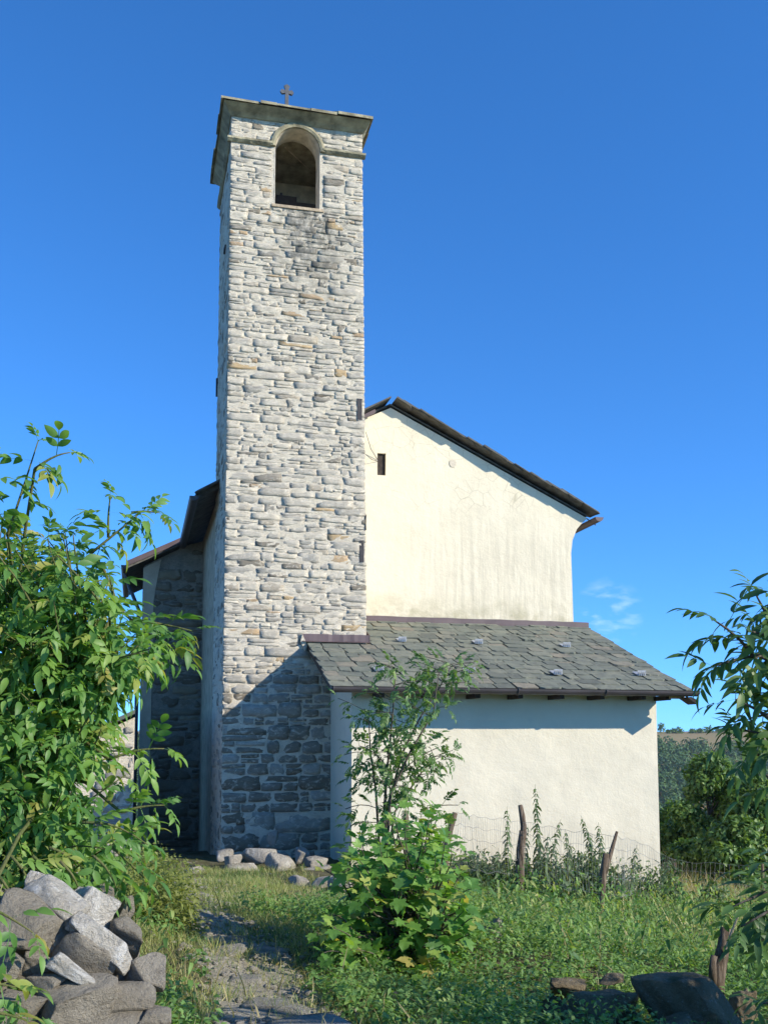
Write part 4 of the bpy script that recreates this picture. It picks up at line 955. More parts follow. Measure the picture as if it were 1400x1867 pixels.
def shoot(a, b, nodes, f0, rng, up_bias=.45, tip=True, droop=.1, pair_az=0., bend=.06):
    """leaf places along a twig from a to b: (twig points, [p, d, n, scale])"""
    a = np.array(a, float); b = np.array(b, float); ax = (b - a); Ln = np.linalg.norm(ax); ax /= Ln
    mid = rng.normal(size=3) * bend * Ln; pts = [a + (b - a) * t + mid * math.sin(math.pi * t) + np.array([0, 0, .05 * Ln * math.sin(math.pi * t)]) for t in np.linspace(0, 1, 6)]
    s = np.cross(ax, [0, 0, 1.]); s = s / (np.linalg.norm(s) + 1e-9); u = np.cross(s, ax); out = []
    az = pair_az + rng.uniform(0, 3.1)
    for k in range(nodes):
        t = f0 + (1 - f0) * (k + .5 * (not tip)) / max(1, nodes - (1 if tip else 0)); p = a + (b - a) * t + mid * math.sin(math.pi * t) + np.array([0, 0, .05 * Ln * math.sin(math.pi * t)])
        last = k == nodes - 1
        for sg in (-1, 1):
            q = (s * math.cos(az) + u * math.sin(az)) * sg
            d = ax * (up_bias + (.5 if last else 0)) + q + np.array([0, 0, -droop]) + rng.normal(size=3) * .14
            n = np.array([0, 0, 1.]) + ax * .1 + rng.normal(size=3) * .22 + np.array(SUN) * .35
            out.append((p, d, n, rng.uniform(.78, 1.05) * (.7 if last else 1.0)))
        az += math.pi / 2 + rng.uniform(-.3, .3)
    return pts, out
def pack(L): return frames(np.array([l[0] for l in L]), np.array([l[1] for l in L]), np.array([l[2] for l in L])), np.array([l[3] for l in L])
def inside(poly, x, y):
    c = False; n = len(poly)
    for k in range(n):
        (x1, y1), (x2, y2) = poly[k], poly[(k + 1) % n]
        if (y1 > y) != (y2 > y) and x < (x2 - x1) * (y - y1) / (y2 - y1) + x1: c = not c
    return c
def sample_poly(poly, rng, holes=()):
    xs_ = [p[0] for p in poly]; ys_ = [p[1] for p in poly]
    while True:
        x, y = rng.uniform(min(xs_), max(xs_)), rng.uniform(min(ys_), max(ys_))
        if inside(poly, x, y) and not any(inside(h, x, y) and rng.random() < k for h, k in holes): return x, y

rs = np.random.default_rng(11)
ELDER = [pinnate(.26, 2, .040, .105, .45, rs, 5), pinnate(.26, 3, .037, .098, .3, rs, 5), pinnate(.25, 2, .044, .112, .7, rs, 5), pinnate(.27, 3, .036, .100, .55, rs, 5)]
ELDER_LONG = [pinnate(.30, 2, .034, .118, .12, rs, 5), pinnate(.30, 3, .031, .110, .2, rs, 5), pinnate(.28, 2, .035, .122, .3, rs, 5)]
ASH = [pinnate(.26, 4, .028, .066, .3, rs, 3), pinnate(.25, 5, .025, .060, .45, rs, 3)]
MAPLE = [maple(.135, rs), maple(.12, rs), maple(.15, rs)]
HERB = [leaflet(.055, .030, 2, .25, .4), leaflet(.065, .026, 2, .25, .6), leaflet(.045, .03, 2, .2, .3)]
NETTLE = [leaflet(.105, .048, 4, .3, .75, .12), leaflet(.095, .04, 4, .3, .95, .12)]

# -------- elder on the left
elder = thing('elder_bush', 'big leafy green elder bush overhanging the tumbled wall on the left', 'bush', (-.7, 6.1, gz(-.7, 6.1)))
poly = [(-160, 900), (-20, 925), (60, 955), (120, 970), (180, 985), (205, 1050), (215, 1100), (280, 1120), (325, 1160), (290, 1190), (240, 1200), (210, 1260), (225, 1330), (260, 1380), (240, 1400), (215, 1440), (250, 1490), (255, 1540), (170, 1590), (80, 1610), (-20, 1640), (-200, 1640)]
holes = [([(120, 1360), (250, 1340), (255, 1490), (150, 1500)], .8), ([(195, 1230), (260, 1200), (255, 1330), (210, 1340)], .85)]
L = []; tw_mb = MB(); stems = [[(-.7 + dx, 6.1 + dy, gz(-.7, 6.1)), (-.75 + dx * 2, 6.05 + dy * 2, -.5), (-.72 + dx * 3.6, 5.95 + dy * 3, .3), (-.66 + dx * 4.6, 5.9 + dy * 4, .72)] for dx, dy in ((-.12, 0), (.06, .1), (.12, -.08), (0, .02))]
for st in stems: tw_mb.tube(st, [.035, .026, .015, .005], 7)
stp = np.array([np.array(st[k]) * (1 - t) + np.array(st[k + 1]) * t for st in stems for k in range(3) for t in np.linspace(0, 1, 6)])
for k in range(380):
    x, y = sample_poly(poly, rs, holes); Y_ = rs.uniform(5.2, 6.9); b = at(x, y, Y_)
    q = stp[np.argmin(np.linalg.norm(stp - b - np.array([0, 0, -.35]), axis=1) + rs.uniform(0, .3, len(stp)))]
    v = b - q; ln = np.linalg.norm(v); a = b - v / ln * min(ln * .8, rs.uniform(.45, .75)) - np.array([0, 0, .08])
    pts, lv = shoot(a, b, 4, .12, rs, .4, True, .18); L += lv; tw_mb.tube(pts, [.007, .006, .005, .005, .004, .003], 5); tw_mb.tube([q, (q + a) / 2 + np.array([0, 0, .04]), a], [.008, .007, .006], 5, False)
for (x0, y0, x1, y1, Y_, n) in [(15, 975, 70, 805, 5.6, 5), (64, 855, 128, 825, 5.6, 3), (165, 1010, 262, 930, 5.7, 5), (198, 980, 202, 905, 5.7, 3), (240, 935, 290, 935, 5.7, 3), (-30, 960, -5, 835, 5.5, 4), (240, 1130, 350, 1150, 5.9, 5), (250, 1150, 330, 1200, 5.9, 4), (200, 1385, 300, 1365, 5.5, 4), (220, 1480, 300, 1468, 5.4, 4), (150, 1500, 270, 1540, 5.3, 4), (60, 1560, 120, 1620, 5.0, 3), (90, 1545, 170, 1600, 5.1, 3), (20, 1560, 60, 1630, 4.95, 3), (110, 1570, 150, 1640, 4.9, 3), (170, 1560, 215, 1625, 5.0, 3), (0, 1600, 40, 1680, 4.7, 3), (200, 1540, 262, 1600, 5.2, 3), (-30, 1650, 60, 1700, 4.2, 3), (-40, 1790, 30, 1800, 4.0, 3), (-30, 1840, 50, 1860, 3.9, 3)]:
    pts, lv = shoot(at(x0, y0, Y_), at(x1, y1, Y_), n, .15, rs, .45, True, .15, 0, .03); L += lv; tw_mb.tube(pts, [.008, .007, .006, .005, .004, .003], 6)
for (x1, y1, Y_) in [(165, 1010, 5.7), (240, 1130, 5.9), (200, 1385, 5.5), (220, 1480, 5.4), (15, 975, 5.6), (64, 855, 5.6), (-30, 960, 5.5), (-30, 1650, 4.2)]:
    b = at(x1, y1, Y_); q = stp[np.argmin(np.linalg.norm(stp - b, axis=1))]; tw_mb.tube([q, (q + b) / 2 + np.array([0, 0, .05]), b], [.010, .009, .008], 6, False)
tw_mb.build('branches', M['green_stem'], elder, smooth=True)
Mx, sc = pack(L); plant_leaves(elder, ELDER, Mx, sc, M['elder_leaf'], 300)

# -------- elder on the right: a few branches reach into the picture, its crown shades the wall
elder2 = thing('elder_bush', 'dark elder branches with long pointed leaves hanging in at the right edge', 'bush', (4.3, 3.9, gz(4.3, 3.9)))
L = []; tw_mb = MB(); b0 = np.array([4.3, 3.9, gz(4.3, 3.9)])
st2 = [[b0, b0 + [.1, .0, .9], b0 + [.5, .1, 1.7], b0 + [.9, .1, 2.5]], [b0, b0 + [-.3, .0, .8], b0 + [-.75, .0, 1.5], b0 + [-1.0, .0, 2.1]], [b0, b0 + [.6, .2, .9], b0 + [1.2, .2, 1.6]]]
for st in st2: tw_mb.tube(st, [.06, .045, .03, .015][:len(st)], 8)
for (x0, y0, x1, y1, Y_, n) in [(1420, 1270, 1300, 1130, 3.7, 6), (1385, 1195, 1300, 1215, 3.75, 3), (1430, 1200, 1375, 1080, 3.8, 4), (1470, 1120, 1405, 1070, 3.9, 3), (1430, 1330, 1340, 1275, 3.7, 4), (1440, 1370, 1345, 1330, 3.75, 4), (1440, 1400, 1365, 1375, 3.7, 3), (1460, 1500, 1380, 1400, 3.8, 3), (1450, 1600, 1330, 1655, 3.9, 4), (1450, 1640, 1350, 1690, 3.8, 4), (1440, 1560, 1390, 1590, 4.0, 3), (1470, 1230, 1415, 1150, 3.7, 3), (1480, 1300, 1420, 1230, 3.6, 4), (1440, 1180, 1360, 1150, 3.7, 4), (1450, 1300, 1365, 1310, 3.8, 4), (1450, 1080, 1400, 1110, 3.9, 3), (1470, 1660, 1380, 1720, 3.9, 3), (1470, 1820, 1390, 1830, 4.2, 3)]:
    a, b = at(x0, y0, Y_), at(x1, y1, Y_); pts, lv = shoot(a, b, n, .1, rs, .45, True, .12, 0, .03); L += lv; tw_mb.tube(pts, [.009, .008, .007, .006, .005, .003], 6)
    q = np.array(st2[1][2]) if y0 < 1450 else np.array(st2[1][1]); tw_mb.tube([q, (q + a) / 2 + np.array([0, 0, .08]), a], [.016, .013, .009], 6, False)
st2p = np.array([np.array(a_) * (1 - t) + np.array(b_) * t for st in st2 for a_, b_ in zip(st[:-1], st[1:]) for t in np.linspace(0, 1, 6)])
for k in range(215):
    v = rs.normal(size=3); v /= np.linalg.norm(v)
    b = (np.array([5.35, 3.35, -.35]) + v * np.array([1.15, 1.1, 1.25]) * rs.uniform(.35, 1.0)**.5) if k < 150 else (np.array([4.05, 3.7, -.85]) + v * np.array([.75, .6, .6]) * rs.random()**.4)
    if b[2] < -1.5: continue
    x, y, d = proj(b); 
    if x[0] < 1475 and d[0] > 0: continue
    a = b - v * np.array([.5, .5, .5]) - np.array([0, 0, .1]); pts, lv = shoot(a, b, 4, .1, rs); L += lv; q = st2p[np.argmin(np.linalg.norm(st2p - a, axis=1) + rs.uniform(0, .25, len(st2p)))]; tw_mb.tube([q, (q + a) / 2 + np.array([0, 0, .04]), a, b], [.010, .009, .007, .003], 5, False)
tw_mb.build('branches', M['bark'], elder2, smooth=True)
Mx, sc = pack(L); plant_leaves(elder2, ELDER_LONG, Mx, sc, M['backlit_elder_leaf'], 300)

# -------- maple shrub in the middle
mb0 = (2.05, 7.7, gz(2.05, 7.7))
mapl = thing('maple_shrub', 'bright green maple shrub with broad lobed leaves in front of the annex', 'shrub', mb0)
poly = [(620, 1640), (625, 1580), (655, 1520), (700, 1480), (745, 1462), (800, 1480), (835, 1535), (870, 1590), (885, 1640), (885, 1720), (840, 1770), (740, 1790), (640, 1780), (585, 1740), (570, 1690)]
L = []; tw_mb = MB()
for k in range(210):
    x, y = sample_poly(poly, rs); Y_ = rs.uniform(6.9, 8.3); b = at(x, y, Y_)
    if b[2] < gz(b[0], b[1]) + .05: b[2] = gz(b[0], b[1]) + rs.uniform(.06, .3)
    q = np.array([mb0[0] + rs.uniform(-.15, .15), mb0[1] + rs.uniform(-.15, .15), mb0[2]]); a = b + (q - b) / np.linalg.norm(q - b) * .3
    pts, lv = shoot(a, b, 3, .2, rs, .5, True, .05); L += lv; tw_mb.tube([q, (q * .35 + a * .65) + np.array([0, 0, .1]), a], [.012, .009, .006], 5, False); tw_mb.tube(pts, [.006, .005, .005, .004, .003, .002], 5)
for (x0, y0, x1, y1, Y_) in [(720, 1600, 740, 1475, 7.9), (745, 1560, 790, 1490, 7.8), (640, 1600, 640, 1530, 7.7), (640, 1640, 590, 1585, 7.4)]:
    pts, lv = shoot(at(x0, y0, Y_), at(x1, y1, Y_), 4, .1, rs, .5); L += lv; tw_mb.tube(pts, [.009, .008, .006, .005, .004, .003], 6)
tw_mb.build('branches', M['bark'], mapl, smooth=True)
Mx, sc = pack(L); plant_leaves(mapl, MAPLE, Mx, sc, M['maple_leaf'], 300)

# -------- ash sapling behind it
as0 = (2.35, 8.7, gz(2.35, 8.7)); ash = thing('ash_sapling', 'slender ash sapling with feathery leaves before the annex wall', 'sapling', as0)
L = []; tw_mb = MB(); YA = 8.7
def px(pts, Y_=YA): return [at(x, y, Y_) for x, y in pts]
trunks = [([(698, 1600), (700, 1480), (708, 1380), (716, 1300), (722, 1220)], 0.), ([(700, 1600), (706, 1470), (735, 1370), (765, 1310), (800, 1255), (822, 1215)], .25), ([(702, 1600), (712, 1450), (748, 1370), (790, 1300), (800, 1225)], -.2), ([(695, 1600), (685, 1440), (675, 1370), (672, 1300)], .1), ([(700, 1600), (720, 1480), (760, 1420), (790, 1380)], .15)]
for pts_, dy in trunks:
    P_ = [as0] + px(pts_, YA + dy); tw_mb.tube(P_, np.linspace(.016, .004, len(P_)), 6)
    P_ = np.array(P_[1:])
    for t in np.linspace(.28, 1, 9):
        f = t * (len(P_) - 1); i_ = min(int(f), len(P_) - 2); p = P_[i_] + (P_[i_ + 1] - P_[i_]) * (f - i_); ax = P_[i_ + 1] - P_[i_]; ax /= np.linalg.norm(ax)
        nsub = 3 if t < .95 else 5
        for _ in range(nsub):
            az = rs.uniform(0, 6.28); d = np.array([math.cos(az), math.sin(az), rs.uniform(-.05, .5)])
            if rs.random() < .7:
                b = p + d * rs.uniform(.15, .3); pp, lv = shoot(p, b, 2, .5, rs, .6, True, .05); L += [(l[0], l[1], l[2], l[3] * .85) for l in lv]; tw_mb.tube(pp, .003, 4)
            else: L.append((p, d + [0, 0, -.1], np.array([0, 0, 1.]) + rs.normal(size=3) * .2, rs.uniform(.75, 1.05)))
for (x0, y0, x1, y1, Y_) in [(765, 1480, 835, 1468, 8.4), (700, 1480, 630, 1475, 8.8), (700, 1500, 640, 1505, 8.6), (740, 1400, 800, 1362, 8.6), (700, 1390, 655, 1360, 8.7)]:
    pp, lv = shoot(at(x0, y0, Y_), at(x1, y1, Y_), 3, .3, rs, .6, True, .05); L += lv; tw_mb.tube(pp, .004, 5)
tw_mb.build('branches', M['bark'], ash, smooth=True)
Mx, sc = pack(L); plant_leaves(ash, ASH, Mx, sc * 1.2, M['ash_leaf'], 300)

# -------- tall nettles before the annex wall
NL = {975: 'tallest nettle, its thin top standing high above the fence wire', 1022: 'nettle leaning right between the crooked post and the forked one', 1058: 'nettle with a thin spike arching to the left above its neighbours', 924: 'tall nettle close on the left of the crooked fence post', 1222: 'single nettle growing beyond the annex corner beside a thin post', 1160: 'tall nettle standing right of the forked post', 1185: 'last nettle before the right corner of the annex'}
def nettle(x, top, Y_, lean=0., dens=1.7):
    P = at(x, top, Y_); g = gz(P[0], P[1]); h = P[2] - g; base = np.array([P[0] - lean, P[1], g])
    t_ = thing('nettle_plant', NL.get(x, 'nettle stalk with drooping toothed leaves in the bed under the annex wall'), 'nettle', tuple(base), 'tall nettles before the annex wall')
    pts = [base + np.array([lean * t**2, 0, h * t - abs(lean) * .3 * t**3]) for t in np.linspace(0, 1, 7)]
    MB().tube(pts, [.007, .006, .006, .005, .004, .003, .002], 5).build('stem', M['green_stem'], t_)
    L = []; n = int(h / .075 * dens)
    for k in range(n):
        t = .12 + .86 * k / n; f = t * 6; i_ = min(int(f), 5); p = pts[i_] * (1 - f + i_) + pts[i_ + 1] * (f - i_)
        for sg in (0, math.pi):
            az = k * 1.57 + sg + rs.uniform(-.4, .4); L.append((p, np.array([math.cos(az), math.sin(az), rs.uniform(-.35, .15)]), np.array([0, 0, 1.]) + rs.normal(size=3) * .25, (1.55 - .95 * t**1.5) * rs.uniform(.8, 1.2)))
    Mx, sc = pack(L); scatter('foliage', NETTLE, Mx, sc, M['nettle_leaf'], t_)
for (x, top, Y_, ln) in [(924, 1470, 14.6, 0), (975, 1428, 14.9, -.04), (1022, 1485, 14.8, .22), (1058, 1478, 15.0, -.25), (1090, 1497, 15.1, -.06), (1160, 1537, 14.9, .1), (908, 1545, 14.3, .03), (1000, 1515, 14.3, .1), (1040, 1535, 14.2, .05), (1068, 1545, 14.6, 0), (1120, 1580, 14.4, .05), (1140, 1568, 14.7, .1), (1010, 1540, 14.0, -.1), (985, 1530, 14.6, 0), (1185, 1585, 14.6, .05), (870, 1570, 14.2, 0), (940, 1560, 14.0, .06), (1025, 1560, 13.6, 0), (1055, 1575, 13.8, .06), (1100, 1590, 13.9, 0), (1222, 1568, 15.6, .02), (1075, 1520, 15.0, 0), (1030, 1510, 15.1, -.05), (960, 1500, 15.0, .05), (1150, 1600, 14.0, .0), (890, 1590, 13.8, 0)]:
    nettle(x, top, Y_, ln)

for k_, (x, top, Y_) in enumerate([(262, 1745, 5.9), (300, 1688, 6.7), (322, 1640, 7.6), (345, 1735, 6.3), (250, 1800, 5.4), (290, 1840, 5.1), (350, 1800, 5.7), (275, 1650, 7.4), (335, 1850, 5.0)]):
    P = at(x, top, Y_); g = gz(P[0], P[1]); h = max(.16, P[2] - g); base = np.array([P[0], P[1], g])
    t_ = thing('young_nettle', ['young nettle beside the grey boulder end', 'young nettle on the path edge above the boulders', 'young nettle furthest up the left edge of the path', 'young nettle leaning over the pale path stones', 'young nettle close against the lowest right boulder', 'small nettle at the very foot of the boulder heap', 'small nettle in the grass beside the nearest flagstone', 'young nettle under the yellow-green herbs', 'nearest small nettle at the bottom of the path verge'][k_], 'nettle', tuple(base), 'young nettles along the path')
    tp = base + np.array([rs.uniform(-.05, .05), rs.uniform(-.05, .05), h]); MB().tube([base, (base + tp) / 2, tp], [.004, .003, .002], 5).build('stem', M['green_stem'], t_); n = max(4, int(h / .055)); L = []
    for k in range(n):
        t = .2 + .8 * (k + .5) / n
        for sg in (0, math.pi):
            az = k * 1.57 + sg + rs.uniform(-.4, .4); L.append((base + (tp - base) * t, np.array([math.cos(az), math.sin(az), rs.uniform(-.3, .25)]), np.array([0, 0, 1.]) + rs.normal(size=3) * .2, (1.0 - .45 * t) * rs.uniform(.75, 1.1)))
    Mx, sc = pack(L); order = np.arange(len(Mx)); plant_leaves(t_, NETTLE, Mx, sc, M['herb_leaf'], 40)

# ------------------------------------------------------------------ meadow, grass
def field(n, xr, yr, ok, h, temps, m, name, lab, tilt=.6, size=(.7, 1.3), clump=.35, per=9, kind='stuff'):
    X_ = rs.uniform(*xr, n); Y_ = rs.uniform(*yr, n); keep = ok(X_, Y_); X_, Y_ = X_[keep], Y_[keep]; Z_ = ground_z(X_, Y_)
    hh = h(X_, Y_) * rs.uniform(.55, 1.25, len(X_)); P = []; 
    X2 = np.repeat(X_, per); Y2 = np.repeat(Y_, per); t = rs.random(len(X2))**.7; H = np.repeat(hh, per)
    a = rs.uniform(0, 6.28, len(X2)); r = rs.random(len(X2)) * .05 + .02
    P = np.stack([X2 + np.cos(a) * r, Y2 + np.sin(a) * r, np.repeat(Z_, per) + H * t], 1)
    D = np.stack([np.cos(a), np.sin(a), rs.uniform(-.5, .6, len(a))], 1); N_ = np.array([0, 0, 1.]) + rs.normal(size=(len(a), 3)) * .35 + np.array(SUN) * .25
    tint = np.clip(np.repeat(fbm(X_ * 1.1, Y_ * 1.1, 61) * .9 - .1, per) + rs.uniform(0, .35, len(a)), 0, .98)
    sz = rs.uniform(*size, len(a)) * (1.1 - .4 * t)
    o = scatter(name, temps, frames(P, D, N_), sz, m, None, kind, tint); o['label'] = lab; return o
pc = lambda y: path_center(y)
def annexfree(x, y): return ~((y > 16.0) & (x < 8.75)) & ~((x < 4.2) & (y > 17.9))
def meadow(x, y): return annexfree(x, y) & (x > pc(y) + .55 + .25 * np.sin(y * 1.7)) & (x > .9 + (y > 10) * 2.2 * np.clip((y - 10) / 2.5, 0, 1))
fin = lambda x, y: np.array(in_view(np.stack([x, y, ground_z(x, y) + .2], 1), 420, 160)[0])
field(36000, (1.0, 14), (5.2, 17.5), lambda x, y: meadow(x, y) & fin(x, y) & (rs.random(len(x)) < np.interp(np.hypot(x, y), [5, 9, 18], [1, .8, .55])), lambda x, y: .06 + .52 * fbm(x * 1.3, y * 1.3, 71)**1.6, HERB, M['herb_leaf'], 'meadow_herbs', 'dense low green herbs and young nettles of the meadow right of the path')
field(420, (2.6, 10), (6.8, 15), lambda x, y: meadow(x, y) & fin(x, y) & (fbm(x * .8, y * .8, 121) > .48), lambda x, y: .38 + .4 * fbm(x * 2, y * 2, 122), NETTLE, M['herb_leaf'], 'tall_weeds', 'scattered taller weeds standing above the meadow herbs', size=(.5, .95), per=22)
field(3600, (-.6, .6), (4.9, 14.5), lambda x, y: (x < pc(y) - .48 + .15 * np.sin(y * 3)) & (fbm(x * 1.5, y * 1.2, 74) > .44) & fin(x, y), lambda x, y: .05 + .24 * fbm(x * 1.5, y * 1.5, 72), HERB, M['herb_leaf'], 'verge_herbs', 'low green herbs along the left edge of the path')
field(1500, (-.15, .55), (8.2, 11.5), lambda x, y: (x < pc(y) - .25) & (x > -.1 - .0 * y), lambda x, y: .35 + .25 * fbm(x * 2, y * 2, 76), HERB, M['yellow_herb'], 'climbing_herbs', 'fine yellow-green herbs under the elder beside the path')
field(900, (-1.6, -.2), (5.0, 5.9), lambda x, y: fin(x, y), lambda x, y: .5 + .25 * fbm(x * 2, y * 2, 77), HERB, M['yellow_herb'], 'climbing_herbs', 'fine yellow-green herbs scrambling over the tumbled wall', size=(.5, .9))

field(800, (4.3, 8.9), (14.3, 15.8), lambda x, y: (fbm(x * 1.6, y * .3, 99) > .46), lambda x, y: .25 + .65 * fbm(x * 1.6, y * .5, 98), NETTLE, M['nettle_leaf'], 'nettle_bed', 'thick bed of nettles along the foot of the annex wall', size=(.8, 1.3), per=16)
def blade(L, w, bend):
    t = np.array([0, .45, .8, 1.]); x = bend * L * t**2; z = L * t * (1 - .25 * bend * t); ww = w * np.array([1, .85, .5, 0])
    V = np.array([(x[0], -ww[0], z[0]), (x[0], ww[0], z[0]), (x[1], -ww[1], z[1]), (x[1], ww[1], z[1]), (x[2], -ww[2], z[2]), (x[2], ww[2], z[2]), (x[3], 0, z[3])])
    return V, np.array([(4, 5, 6)]), np.array([(0, 1, 3, 2), (2, 3, 5, 4)])
BL = [blade(.13, .0028, .25), blade(.11, .003, .7), blade(.15, .0025, .5), blade(.09, .003, 1.1)]
def grass(n, xr, yr, ok, m, name, lab, size, off=.0):
    X_ = rs.uniform(*xr, n); Y_ = rs.uniform(*yr, n); k = ok(X_, Y_); X_, Y_ = X_[k], Y_[k]; a = rs.uniform(0, 6.28, len(X_)); n_ = len(X_)
    P = np.stack([X_, Y_, ground_z(X_, Y_) - .01 + off], 1); D = np.stack([np.cos(a), np.sin(a), rs.normal(size=n_) * .15], 1); N_ = np.array([0, 0, 1.]) + rs.normal(size=(n_, 3)) * .28
    s_ = size(X_, Y_) * rs.uniform(.5, 1.25, n_); tint = np.clip(fbm(X_ * 2, Y_ * 2, 81) * .8 + rs.uniform(-.1, .35, n_), 0, .98)
    o = scatter(name, BL, frames(P, D, N_), s_, m, None, 'stuff', tint); o['label'] = lab; return o
pn = lambda x, y: fbm(x * 3.2, y * 2.6, 91)
def path_grass(x, y):
    u = np.abs(x - pc(y)) / np.interp(y, [1, 6, 9, 12, 14.6], [.50, .42, .33, .28, .25]); p = np.where(u < 1, np.clip((pn(x, y) - .44) * 6, 0, 1), np.clip(1.6 - (u - 1) * .3, .25, 1)) * (y > 4.4)
    return (rs.random(len(x)) < p) & annexfree(x, y) & fin(x, y)
grass(110000, (-.8, 2.6), (4.6, 16.6), path_grass, M['grass'], 'path_grass', 'short sunlit grass along and across the stony path', lambda x, y: .5 + .55 * fbm(x * 2, y * 2, 93))
grass(36000, (3, 18), (8, 21), lambda x, y: annexfree(x, y) & fin(x, y) & (x > 4), M['grass'], 'meadow_grass', 'longer grass growing between the meadow herbs', lambda x, y: 1.4 + 1.6 * fbm(x * .8, y * .8, 95))
grass(16000, (8.8, 17), (14.5, 24), lambda x, y: annexfree(x, y) & fin(x, y), M['dry_grass'], 'dry_grass', 'pale seeding grass beyond the right corner of the annex', lambda x, y: 2.2 + 1.8 * fbm(x * .8, y * .8, 96))
grass(700, (.2, 3.5), (5, 12), lambda x, y: fin(x, y), M['dry_grass'], 'dry_stalks', 'scattered dry grass stalks beside the path', lambda x, y: 1.3 + .8 * fbm(x, y, 97))

grass(1300, (2.4, 9.5), (6.5, 15), lambda x, y: meadow(x, y) & fin(x, y) & (fbm(x * 1.2, y * 1.2, 131) > .5), M['dry_grass'], 'seed_stalks', 'dry seeding stalks standing above the meadow herbs', lambda x, y: 1.6 + 1.7 * fbm(x * 2, y * 2, 132))
# loose stones trodden into the path
n_ = 2600; Y_ = rs.uniform(4.6, 14.5, n_); X_ = path_center(Y_) + rs.normal(size=n_) * .30; V_, F_ = ico(1); r_ = .006 + .030 * rs.random(n_)**3.2
W_ = V_[None] * (1 + rs.uniform(-.28, .28, (n_, len(V_), 1))) * (r_[:, None] * rs.uniform(.7, 1.4, (n_, 3)) * np.array([1, 1, .6]))[:, None, :] + np.stack([X_, Y_, ground_z(X_, Y_) + .022], 1)[:, None]
pg = obj_np('path_gravel', W_.reshape(-1, 3), (F_[None] + (np.arange(n_) * len(V_))[:, None, None]).reshape(-1, 3), M['rock_pale']); tag(pg, 'loose pale stones trodden into the path', kind='stuff')

# ------------------------------------------------------------------ wire fence
def gpt(x, y0, Y_): P = at(x, y0, Y_); return P
fence = thing('wire_fence', 'sagging wire-mesh fence on crooked weathered wooden posts', 'fence', (5.5, 14.2, -2.4))
def post(pts, rad, name='post'):
    V = [np.array(p) + rs.normal(size=3) * .008 * (0 < k < len(pts) - 1) for k, p in enumerate(pts)]
    mbp = MB().tube(V, rad, 9); 
    mbp.V = [(x + random.uniform(-.006, .006), y + random.uniform(-.006, .006), z) for x, y, z in mbp.V]
    return mbp.build(name, M['post'], fence, smooth=True)
def down(P, k=.35): return np.array([P[0], P[1], min(P[2], gz(P[0], P[1])) - k])
p2b = at(947, 1632, 13.9); post([down(p2b), p2b, at(947, 1590, 13.9), at(949, 1550, 13.9), at(954, 1515, 13.9)], [.062, .060, .058, .056, .054])
post([at(953, 1530, 13.9), at(955, 1508, 13.9), at(951, 1488, 13.9), at(948, 1468, 13.9)], [.046, .042, .040, .030])
p3b = at(1090, 1690, 12.0); post([down(p3b), p3b, at(1094, 1640, 12.0), at(1100, 1595, 12.0), at(1104, 1556, 12.0)], [.055, .052, .046, .044, .036])
post([at(1100, 1600, 12.0), at(1110, 1568, 12.0), at(1125, 1516, 12.0)], [.032, .028, .016])
p1b = at(812, 1560, 13.8); post([down(p1b, .8), p1b, at(821, 1512, 13.8), at(830, 1482, 13.8)], [.05, .048, .044, .036])
p4b = at(1229, 1640, 16.6); post([down(p4b), p4b, at(1231, 1600, 16.6), at(1230, 1568, 16.6)], [.034, .032, .03, .024])
p6b = at(1390, 1650, 16.0); post([down(p6b), p6b, at(1388, 1610, 16.0), at(1389, 1575, 16.0)], [.03, .03, .028, .02])
p7b = at(742, 1540, 13.6); post([down(p7b, .7), p7b, at(738, 1500, 13.6), at(741, 1478, 13.6)], [.045, .042, .04, .03])
stump = thing('fence_stump', 'short dark broken post standing behind the mossy boulders', 'post', tuple(down(at(1308, 1785, 6.7), 0)))
mbp = MB().tube([down(at(1306, 1790, 6.7)), at(1306, 1790, 6.7), at(1310, 1760, 6.7), at(1318, 1725, 6.7), at(1324, 1692, 6.7)], [.062, .060, .052, .044, .040], 10); mbp.tube([at(1300, 1800, 6.65), at(1297, 1765, 6.65), at(1300, 1742, 6.65)], [.03, .03, .022], 8)
mbp.V = [(x + random.uniform(-.008, .008), y + random.uniform(-.008, .008), z) for x, y, z in mbp.V]; mbp.build('post', M['post'], stump, smooth=True)
MB().tube([at(1318, 1745, 6.66), at(1333, 1700, 6.6), at(1350, 1655, 6.5)], [.012, .010, .006], 6).build('leaning_stick', M['old_wood'], stump)
tops = [np.array(p) for p in (at(741, 1490, 13.6), at(830, 1480, 13.8), at(872, 1488, 13.75), at(950, 1497, 13.9), at(1030, 1512, 12.8), at(1118, 1523, 12.0), at(1160, 1532, 13.6), at(1230, 1568, 16.6), at(1389, 1580, 16.0))]
mw = MB(); hgt = .78
def lerp_top(t): f = t * (len(tops) - 1); i_ = min(int(f), len(tops) - 2); return tops[i_] * (1 - f + i_) + tops[i_ + 1] * (f - i_)
T_ = np.linspace(0, 1, 150); Tp = [lerp_top(t) + np.array([0, 0, -.02 * math.sin(t * 40) ** 2]) for t in T_]
for hk in (0, .16, .33, .52, .74): mw.tube([p - np.array([0, 0, hk + .012 * math.sin(k * .9 + hk * 20)]) for k, p in enumerate(Tp)], .0022, 4, False)
for k in range(0, 150, 1):
    p = Tp[k]; j = lambda: random.uniform(-.012, .012); sag = .05 * math.sin(k * .22)
    mw.tube([p, p + np.array([j() + sag * .3, j(), -.25]), p + np.array([j() + sag, j(), -.5]), p + np.array([sag * .6, 0, -.76])], .0016, 4, False)
mw.build('wire_mesh', M['wire'], fence)

